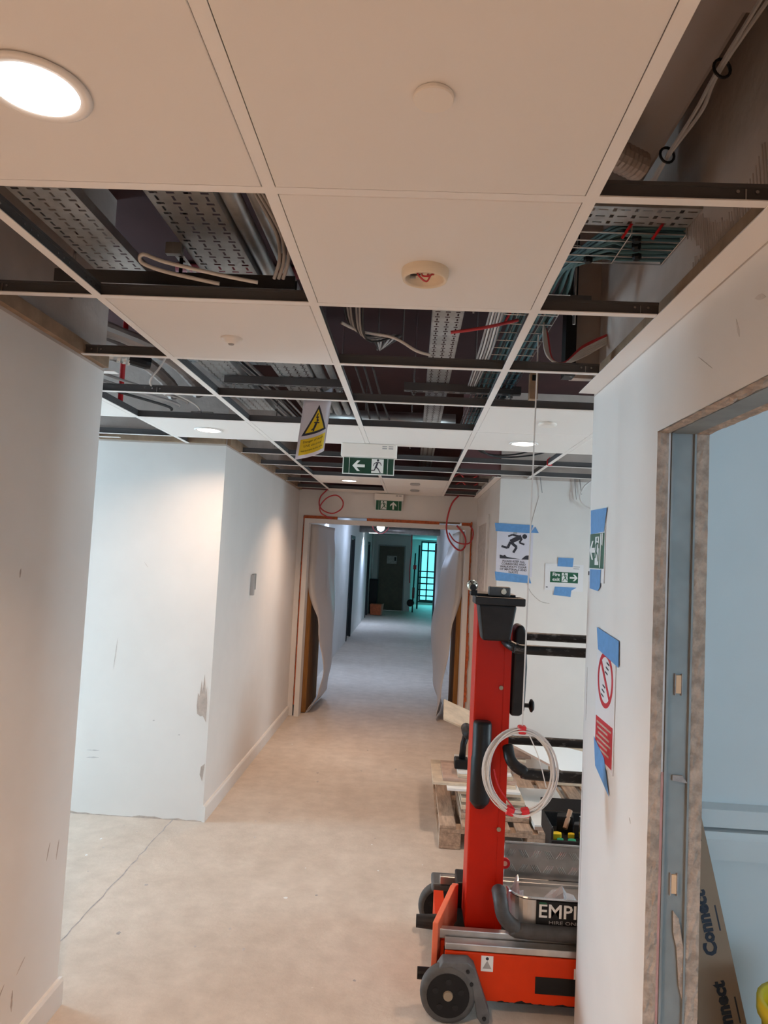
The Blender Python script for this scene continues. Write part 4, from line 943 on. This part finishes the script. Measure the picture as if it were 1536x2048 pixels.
def wheel(yc, far=False):
    s = 1 if far else -1; w0 = MB().lathe([(.062, -.022), (.088, -.024), (.103, -.018), (.105, 0), (.103, .018), (.088, .024), (.062, .022)], (.214, yc, .105), 'y', 36).build('wheel', 'rubber', LF, smooth=True)
    MB().lathe([(.080, -.0255), (.080, -.020)], (.214, yc, .105), 'y', 32).build('wheel_disc', 'black', w0)
    for a in range(5):
        x, z = .214+.05*math.cos(a*1.2566+.3), .105+.05*math.sin(a*1.2566+.3)
        MB().lathe([(.011, -.0275), (.011, -.024)], (x, yc, z), 'y', 10).build('wheel_recess', 'darkgrey', w0)
    MB().lathe([(.017, -.031), (.020, -.024)], (.214, yc, .105), 'y', 12).build('wheel_bolt', 'bolt', w0)
wheel(2.79); wheel(3.455, True)
def bracket(y0, y1):
    b0 = MB().prism([(.17, .190), (.19, .222), (.285, .226), (.31, .205), (.372, .045), (.372, .012), (.345, .008), (.325, .03), (.315, .085), (.30, .14), (.27, .185), (.22, .205)], 'y', y0, y1).build('wheel_bracket', 'castgrey', LF, bevel=.004)
    for x, z in ((.285, .195), (.300, .15), (.352, .03)): MB().lathe([(.007, -.004), (.008, 0)], (x, y0, z), 'y', 8).build('bracket_bolt', 'darkgrey', b0)
bracket(2.770, 2.829); bracket(3.432, 3.49)
MB().box(.165, .29, 3.36, 3.49, .205, .245).build('far_bracket_top', 'castgrey', LF, bevel=.01)
MB().lathe([(.030, 0), (.027, -.04), (.024, -.09)], (.178, 2.955, .275), 'x', 16).build('buffer', 'darkgrey', LF)
MB().lathe([(.022, 0), (.022, -.05)], (.150, 2.90, .105), 'x', 16).build('buffer', 'black', LF)
MB().tube([(.15, 2.90, .105), (.22, 2.90, .105)], .014, 10).build('buffer_stem', 'castgrey', LF)
# sticker and black vent on the near side
o = MB().box(.340, .386, Y0-.0012, Y0, .168, .225).build('warning_sticker', 'signwhite', LF)
MB().prism([(.346, .178), (.380, .178), (.363, .208)], 'y', Y0-.0018, Y0-.0012).build('sticker_triangle', 'cablegrey', LF)
MB().prism(disc2d((.363, .215), .006, 10), 'y', Y0-.0018, Y0-.0012).build('sticker_mark', 'ink', LF)
for x, w_, h_ in ((.405, .05, .006), (.47, .075, .011), (.56, .03, .004), (.62, .09, .008)):
    MB().prism([(x, .0585), (x+w_, .0585), (x+w_*.85, .0585+h_*.5), (x+w_*.6, .0585+h_*.35), (x+w_*.4, .0585+h_), (x+w_*.15, .0585+h_*.6)], 'y', Y0-.0008, Y0).build('chipped_paint', 'black', LF)
B(.548, .80, Y0-.0015, Y0+.001, .10, .162).build('black_panel', 'black', LF)
B(.693, .705, Y0-.0014, Y0, .155, .20).build('side_sticker', 'signwhite', LF)
# mast
B(.285, .432, 2.985, 3.15, .245, 1.585).build('mast', 'orangeshade', LF, bevel=.008)
B(.405, .4335, 2.982, 2.9845, .25, 1.58).build('mast_edge_strip', 'orangeshade', LF)
for x, z in ((.395, 1.215), (.408, .645)): MB().lathe([(.009, -.006), (.009, 0)], (x, 2.984, z), 'y', 10).build('mast_bolt', 'bolt', LF)
B(.262, .440, 2.97, 3.16, 1.585, 1.60).build('mast_cap', 'darkgrey', LF, bevel=.004)
# tool bin on the mast
def taper(x0, x1, X0, X1, y0, y1, Y0_, Y1_, z0, z1):
    return MB().add([(x0, y0, z0), (x1, y0, z0), (x1, y1, z0), (x0, y1, z0), (X0, Y0_, z1), (X1, Y0_, z1), (X1, Y1_, z1), (X0, Y1_, z1)], [(0, 1, 2, 3), (7, 6, 5, 4), (0, 4, 5, 1), (1, 5, 6, 2), (2, 6, 7, 3), (3, 7, 4, 0)])
bn = taper(.298, .412, .276, .432, 2.885, 2.97, 2.865, 2.975, 1.415, 1.562).build('tool_bin', 'darkgrey', LF, bevel=.012, seg=3)
rim = MB().box(.262, .462, 2.848, 2.862, 1.560, 1.592).box(.262, .462, 2.97, 2.984, 1.560, 1.592).box(.262, .276, 2.862, 2.97, 1.560, 1.592).box(.446, .462, 2.862, 2.97, 1.560, 1.592).box(.276, .446, 2.862, 2.97, 1.560, 1.572)
rim.build('bin_rim', 'darkgrey', bn, bevel=.005)
B(.325, .412, 2.93, 2.985, 1.592, 1.632).build('top_bracket', 'castgrey', LF, bevel=.006)
MB().lathe([(.004, -.010), (.011, -.010), (.014, -.004), (.014, 0)], (.383, 2.93, 1.612), 'y', 14).build('bracket_bolt', 'chrome', LF)
MB().lathe([(.001, -.024), (.012, -.022), (.021, -.012), (.024, 0), (.021, .012), (.012, .022), (.001, .024)], (.254, 2.93, 1.632), 'y', 20, cap=False).build('bell', 'chrome', LF, smooth=True)
MB().lathe([(.012, -.030), (.014, -.022)], (.256, 2.93, 1.625), 'y', 14).build('bell_centre', 'black', LF)
B(.250, .275, 2.92, 2.945, 1.592, 1.613).build('bell_foot', 'black', LF)
# black cylinder on the mast front
MB().tube([(.322, 2.955, .735), (.322, 2.955, .755), (.322, 2.955, .765), (.322, 2.955, .935), (.322, 2.955, .945), (.322, 2.955, 1.07), (.322, 2.955, 1.08)], [.018, .036, .041, .041, .038, .038, .034], 20).build('tube_holder', 'black', LF, smooth=True)
# control column, knob
MB().prism([(.438, 1.10), (.480, 1.10), (.497, 1.12), (.502, 1.30), (.495, 1.44), (.482, 1.472), (.460, 1.478), (.445, 1.455)], 'y', 2.99, 3.10).build('control_column', 'darkgrey', LF, bevel=.014, seg=3)
MB().tube([(.49, 3.02, 1.142), (.52, 3.02, 1.142)], .009, 10).build('knob_stem', 'black', LF)
MB().lathe([(.012, 0), (.026, .006), (.028, .012), (.018, .020)], (.518, 3.02, 1.142), 'x', 16).build('knob', 'black', LF, smooth=True)
# guard rails: two loops of black tube
RN, RF = 2.885, 3.42
def rail(z, nm, xl=.405):
    p = [(1.20, RN, z), (.50, RN, z), (.44, RN+.01, z+.004), (xl+.01, RN+.04, z+.012), (xl, RN+.09, z+.02)]
    MB().tube(smooth_path(p, 6), .0195, 14).build(nm, 'blackrail', LF, smooth=True)
    p = [(1.20, RF, z), (.52, RF, z), (.46, RF-.02, z), (.44, RF-.08, z), (.44, 3.15, z)]
    MB().tube(smooth_path(p, 6), .0195, 14).build(nm, 'blackrail', LF, smooth=True)
    MB().tube(smooth_path([(1.20, RN, z), (1.25, RN+.02, z), (1.27, RN+.07, z), (1.27, RF-.07, z), (1.25, RF-.02, z), (1.20, RF, z)], 6), .0195, 14).build(nm, 'blackrail', LF, smooth=True)
rail(1.388, 'guard_rail')
z = .90
MB().tube(smooth_path([(1.20, RN, z), (.56, RN, z), (.48, RN, z+.012), (.435, RN+.01, z+.045), (.425, RN+.05, z+.09)], 6), .0225, 14).build('mid_rail', 'blackrail', LF, smooth=True)
MB().tube(smooth_path([(1.20, RF, z), (.50, RF, z), (.45, RF-.04, z), (.44, 3.15, z)], 6), .0205, 14).build('mid_rail', 'blackrail', LF, smooth=True)
MB().tube(smooth_path([(1.25, RN, .3), (1.25, RN, 1.38)]), .0195, 12).build('rail_post', 'blackrail', LF, smooth=True)
MB().tube(smooth_path([(1.25, RF, .3), (1.25, RF, 1.38)]), .0195, 12).build('rail_post', 'blackrail', LF, smooth=True)
MB().tube(smooth_path([(1.28, RN-.02, .308), (.55, RN-.02, .308), (.47, RN-.02, .322), (.425, RN-.02, .36), (.412, RN+.0, .41), (.41, RN+.05, .425)], 6), .0285, 14).build('bumper_tube', 'bumper', LF, smooth=True)
# platform tray with aluminium kick boards
B(.46, 1.25, RN+.01, RF-.01, .262, .272).build('platform_floor', 'aluminium', LF)
def sheet_wall(pts, z0, z1, nm):
    mb = MB(); n = len(pts)
    mb.v = [(x, y, z0) for x, y in pts]+[(x, y, z1) for x, y in pts]; mb.f = [(i, i+1, n+i+1, n+i) for i in range(n-1)]
    return mb.build(nm, 'aluminium', LF, smooth=False, solid=.003)
arc = lambda cx, cy, r, a0, a1, n=8: [(cx+r*math.cos(a0+(a1-a0)*k/n), cy+r*math.sin(a0+(a1-a0)*k/n)) for k in range(n+1)]
sheet_wall(arc(.535, RN+.085, .085, math.pi, 1.5*math.pi)+[(1.25, RN)], .272, .425, 'near_kick_board')
MB().tube([(x, y, .425) for x, y in arc(.535, RN+.085, .085, math.pi, 1.5*math.pi)+[(1.25, RN)]], .0055, 6).build('kick_board_edge', 'steel', LF)
sheet_wall([(.45, RF-.10), (.47, RF-.02), (.50, RF), (1.25, RF)], .272, .430, 'far_kick_board')
MB().tube([(.50, RF, .430), (1.25, RF, .430)], .006, 6).build('kick_board_edge', 'steel', LF)
B(.445, .452, 3.12, RF-.08, .272, .43).build('side_kick_board', 'aluminium', LF)
pat = MB()   # five-bar tread plate on the far kick board, real relief
for i in range(12):
    for j in range(2):
        cx, cz = .53+i*.058, .318+j*.066; s_ = 1 if (i+j) % 2 else -1
        for k in range(4):
            dx = (k-1.5)*.0085
            pat.tube([(cx+dx-.010, RF-.002, cz-.016*s_), (cx+dx, RF-.0045, cz), (cx+dx+.010, RF-.002, cz+.016*s_)], .0032, 6)
o = pat.build('tread_pattern', 'aluminium', LF); o['kind'] = 'stuff'
MB().lathe([(.012, -.006), (.022, -.006), (.022, .004), (.012, .004)], (.455, 3.10, .465), 'y', 16).build('red_eyelet', 'red', LF)
MB().lathe([(.010, -.008), (.010, .004)], (.455, 3.10, .465), 'y', 12).build('eyelet_bolt', 'cream', LF)
# hire plate
B(.552, .95, RN-.008, RN-.003, .330, .420).build('hire_plate', 'black', LF)
o = text('EMPIRE', .072, LF, 'signwhite', (.0, 0, 0), bold=.0010, sx=1.04, align='LEFT'); o.matrix_parent_inverse = Matrix.Translation(-LF.location); o.location = (.558, RN-.0088, .382)
o = text('HIRE ONLY', .018, LF, 'cablegrey', (0, 0, 0), align='LEFT', sx=1.5); o.matrix_parent_inverse = Matrix.Translation(-LF.location); o.location = (.60, RN-.0088, .342)
MB().prism([(.56, .409), (.595, .409), (.588, .417), (.565, .417)], 'y', RN-.0092, RN-.008).build('green_logo', 'green', LF)
# clear plastic wrap lying in the tray
def crumple(cx, cy, z, sx, sy, hgt, label, sd):
    rnd = random.Random(sd); hs = [[rnd.random() for _ in range(9)] for _ in range(9)]
    def fn(u, v):
        i, j = round(u*8), round(v*8); e = math.sin(math.pi*u)*math.sin(math.pi*v)
        return (cx+sx*(u-.5)+.01*hs[j][i], cy+sy*(v-.5)+.01*hs[i][j], z+.004+hgt*e*(.35+.65*hs[j][i]))
    o = MB().grid(fn, 8, 8).build('plastic_wrap', 'film'); return tag(o, label, 'plastic wrap')
crumple(.68, 3.06, .272, .22, .22, .13, 'crumpled clear plastic peak lying in the lift tray', 3)
crumple(.505, 3.10, .274, .07, .26, .15, 'clear plastic film bunched in the lift tray corner', 5)

# ------------------------------------------------------------------ pallet with board offcuts
P = thing('pallet', (.75, 4.9, 0), 'worn wooden pallet on the floor behind the lift', 'pallet')
px0, px1, py0, py1 = .245, 1.42, 4.38, 5.52
xs = px0
for k in range(8):
    wd = .098+.02*((k*7) % 3); B(xs, min(xs+wd, px1), py0, py1, .118, .138).build('deck_plank', 'wood', P, bevel=.003); xs += wd+.035
    if xs > px1-.05: break
for y in (py0, (py0+py1)/2-.05, py1-.1): B(px0, px1, y, y+.1, .094, .1175).build('bearer_plank', 'wood', P, bevel=.002)
for x in (px0, (px0+px1)/2-.06, px1-.13):
    for y in (py0, (py0+py1)/2-.05, py1-.1): B(x, x+.13, y, y+.1, .022, .0935).build('block', 'wood', P, bevel=.002)
    B(x, x+.13, py0, py1, .002, .0215).build('skid_plank', 'wood', P, bevel=.002)
offs = [  # x0,x1,y0,y1,z0,th, edge material, rotation
    (.38, .80, 4.50, 5.30, .140, .030, 'wood', 'thick brown timber sheet at the bottom of the pallet stack'), (.40, .76, 4.52, 5.25, .1705, .026, 'boardpink', 'pinkish board second in the pallet stack'),
    (.38, .78, 4.50, 5.22, .197, .024, 'woodpale', 'pale timber board third in the pallet stack'), (.42, .74, 4.55, 5.20, .2215, .020, 'boardpink', 'pinkish board fourth in the pallet stack'),
    (.38, .77, 4.50, 5.15, .242, .022, 'woodpale', 'cream board fifth in the pallet stack'), (.42, .73, 4.56, 5.12, .2645, .018, 'boardpink', 'narrow pink board sixth in the pallet stack'),
    (.36, .75, 4.52, 5.10, .283, .022, 'woodpale', 'cream board below the protruding white offcuts'), (.29, .74, 4.50, 4.86, .3055, .016, 'signwhite', 'small white board sticking out left, lower one'),
    (.20, .72, 4.55, 5.05, .322, .016, 'woodpale', 'cream board sticking furthest left from the stack'), (.265, .73, 4.58, 4.98, .3385, .018, 'boardpink', 'thin pink strip board on the protruding cream one'),
    (.36, .71, 4.60, 5.08, .357, .018, 'woodpale', 'cream board under the cordless tool'), (.36, .70, 4.62, 5.02, .3755, .016, 'signwhite', 'topmost flat white offcut of the stack')]
for k, (a, b, c, d, z, th, m, lb) in enumerate(offs):
    t = MB().box(a, b, c, d, z, z+th).build('board_offcut', m, bevel=.0015, seg=1); tag(t, lb, 'board')
t = B(0, .27, 0, .70, 0, .030).build('loose_board', 'signwhite', bevel=.001, seg=1); t.location = (.815, 4.40, .139); B(0, .27, -.001, 0, 0, .02).build('cut_edge', 'boardpink', t); tag(t, 'white ceiling board lying low between stack and tool case', 'board')
TB = [(.64, 4.70, .592), (1.35, 4.70, .270), (1.35, 5.10, .425), (.72, 4.82, .60)]
t = MB().add(TB+[(x, y, z-.013) for x, y, z in TB], [(0, 1, 2, 3), (7, 6, 5, 4)]+[(i, (i+1) % 4, (i+1) % 4+4, i+4) for i in range(4)]).build('loose_board', 'signwhite'); tag(t, 'white triangular board offcut leaning behind the guard rails', 'board')
MB().add([(.64, 4.699, .592), (1.35, 4.699, .270), (1.35, 4.699, .256), (.64, 4.699, .578)], [(0, 1, 2, 3)]).build('cut_edge', 'boardpink', t, solid=.001)
t = B(0, .48, 0, .42, 0, .012).build('loose_board', 'woodpale', bevel=.001, seg=1); t.matrix_world = Matrix.Translation((.262, 4.80, .668)) @ Matrix.Rotation(.37, 4, 'Y') @ Matrix.Rotation(.12, 4, 'X'); tag(t, 'pale board corner jutting out left of the mast', 'board')
# props under the leaning boards
t = MB().box(1.1, 1.32, 5.30, 5.48, .139, .42).build('carton_stack', 'woodpale', bevel=.004); tag(t, 'cream board pack standing at the back of the pallet', 'board pack')
mb = MB()
for k in range(5): mb = MB().box(.48+.03*k, .70+.035*k, 4.66+.02*k, 4.95, .392+.0175*k, .408+.0175*k); o = mb.build('board_offcut', 'woodpale' if k % 2 else 'boardpink', bevel=.001, seg=1); tag(o, ['lowest', 'second', 'middle', 'fourth', 'highest'][k]+' of the small board steps right of the mast', 'board')
t = thing('cordless_drill', (.385, 4.70, .392), 'black cordless drill standing on the board stack left of the mast', 'drill')
B(.34, .43, 4.66, 4.76, .392, .45).build('battery', 'black', t, bevel=.008)
MB().tube([(.39, 4.71, .45), (.395, 4.71, .54), (.41, 4.71, .60)], [.022, .020, .022], 12).build('grip', 'black', t, smooth=True)
MB().tube([(.415, 4.80, .625), (.415, 4.70, .625), (.415, 4.62, .625), (.415, 4.60, .625)], [.034, .036, .032, .018], 14).build('body', 'darkgrey', t, smooth=True)
# tool case
t = thing('tool_case', (.98, 4.15, 0), 'open black tool case with yellow and green bits', 'tool case')
TX0, TX1, TY0, TY1 = .815, 1.25, 3.90, 4.20
B(TX0+.02, TX1, TY0+.02, TY1-.02, .0, .235).build('lower_box', 'black', t, bevel=.01)
mb = MB().box(TX0, TX1, TY0, TY0+.012, .24, .272).box(TX0, TX1, TY1-.012, TY1, .24, .325).box(TX0, TX0+.012, TY0+.012, TY1-.012, .24, .33).box(TX0, TX1, TY0+.012, TY1-.012, .236, .246)
mb.build('tray', 'darkgrey', t, bevel=.004)
MB().prism([(TY1-.005, .33), (TY1+.04, .385), (TY1+.05, .375), (TY1+.01, .32)], 'x', TX0, TX1).build('lid', 'black', t)
for nm, m, x, y, z, s in (('yellow_bit', 'yellow', .86, 3.99, .262, .028), ('yellow_bit', 'yellow', .945, 4.02, .258, .020), ('green_bit', 'greenitem', .87, 3.95, .252, .02), ('green_bit', 'greenitem', .93, 3.94, .252, .024), ('white_box', 'signwhite', .84, 4.08, .268, .018), ('dark_tool', 'darkgrey', .93, 4.12, .30, .05), ('dark_tool', 'cableblack', 1.0, 4.05, .29, .04)):
    MB().prism([(x-s, y-s*.6), (x+s*.8, y-s*.7), (x+s, y+s*.4), (x+s*.2, y+s*.8), (x-s*.7, y+s*.5)], 'z', .2465, z+s*.7).build(nm, m, t, bevel=.004)
MB().tube([(.92, 4.06, .28), (.96, 4.12, .36)], .014, 8).build('tool_handle', 'cardboard', t)
MB().tube([(1.0, 4.0, .25), (1.0, 4.0, .37)], .018, 12).build('steel_canister', 'steel', t)

# tie on the tee, cable end, wall scratch
o = MB().tube([(.885, 4.78, 2.404), (.90, 4.785, 2.402), (.915, 4.79, 2.405), (.915, 4.79, 2.44), (.90, 4.785, 2.455), (.885, 4.78, 2.44)], .004, 6, closed=True).build('red_tie', 'red'); tag(o, 'red cable tie round the white tee over the right passage', 'cable tie')
pipe(smooth_path([(1.40, 5.6, 2.42), (1.33, 5.6, 2.36), (1.30, 5.6, 2.28), (1.33, 5.6, 2.22), (1.40, 5.6, 2.19)]), .006, 'cablewhite', 'white cable end curling out of the right passage ceiling', 'cable', 'flex_cable', n=8)
for k, x in enumerate((.99, 1.26, 1.30)):
    pipe([(x, 5.63, 2.42), (x+.02, 5.635, 2.30-.04*(k % 2))], .003, 'cablegrey', ['leftmost', 'middle', 'rightmost'][k]+' thin grey tail hanging at the top of the notice wall', 'cable', 'flex_cable', 'cable tails above the notice wall', n=6)
MB().tube(smooth_path([(.99, 5.648, 2.28), (.93, 5.648, 2.02), (.90, 5.648, 1.75), (.93, 5.648, 1.55), (1.02, 5.648, 1.45), (1.10, 5.648, 1.43)]), .0016, 4).build('scratch', 'smear', wra)

# ------------------------------------------------------------------ room beyond the rough opening
t = thing('dado_trunking', (2.3, 2.62, .73), 'white dado trunking along the wall of the side room', 'trunking')
MB().prism([(2.649, .725), (2.60, .728), (2.596, .80), (2.60, .825), (2.649, .83)], 'x', .85, 3.7).build('trunking_body', 'paint', t)
MB().prism([(2.649, .835), (2.605, .838), (2.602, .90), (2.649, .91)], 'x', .85, 3.7).build('trunking_lid', 'paint', t)
# long carton leaning in the room
t = thing('long_carton', (1.18, 2.47, 0), 'long brown carton with black lettering leaning in the side room', 'carton', world=False)
t.rotation_euler = (math.radians(-4), math.radians(-12.5), 0)
B(-.11, .045, -.03, .04, .01, 1.02).build('box', 'cardboard', t, bevel=.003)
B(-.17, -.112, .0, .045, .01, .80).build('inner_flap', 'cablegrey', t)
B(-.24, -.172, -.01, .03, .01, .52).build('torn_flap', 'cardboard', t)
for z in (.30, .585, .87):
    text('Connect', .058, t, 'ink', (-.018, -.0312, z), rot=(math.pi/2, math.radians(-90), 0), bold=.0028)
    flat([[(.022, z-.03), (.027, z-.03), (.027, z+.05), (.022, z+.05)]], 'small_print', 'ink', t, -.030)
t = thing('yellow_bucket', (1.222, 2.19, 0), 'yellow bucket rim at the bottom right corner', 'bucket')
MB().lathe([(.10, 0), (.13, .44), (.142, .44), (.142, .48), (.125, .48), (.12, .44), (.095, .02)], (1.222, 2.19, .003), 'z', 28, cap=True).build('body', 'yellow', t, smooth=True)
MB().tube([(1.222+.142*math.cos(a), 2.19, .40-.10*math.sin(a)) for a in [math.pi*k/12 for k in range(13)]], .003, 6).build('handle', 'steel', t)

for o in list(COL.objects):
    for k in ('_w', '_s'):
        if k in o: del o[k]
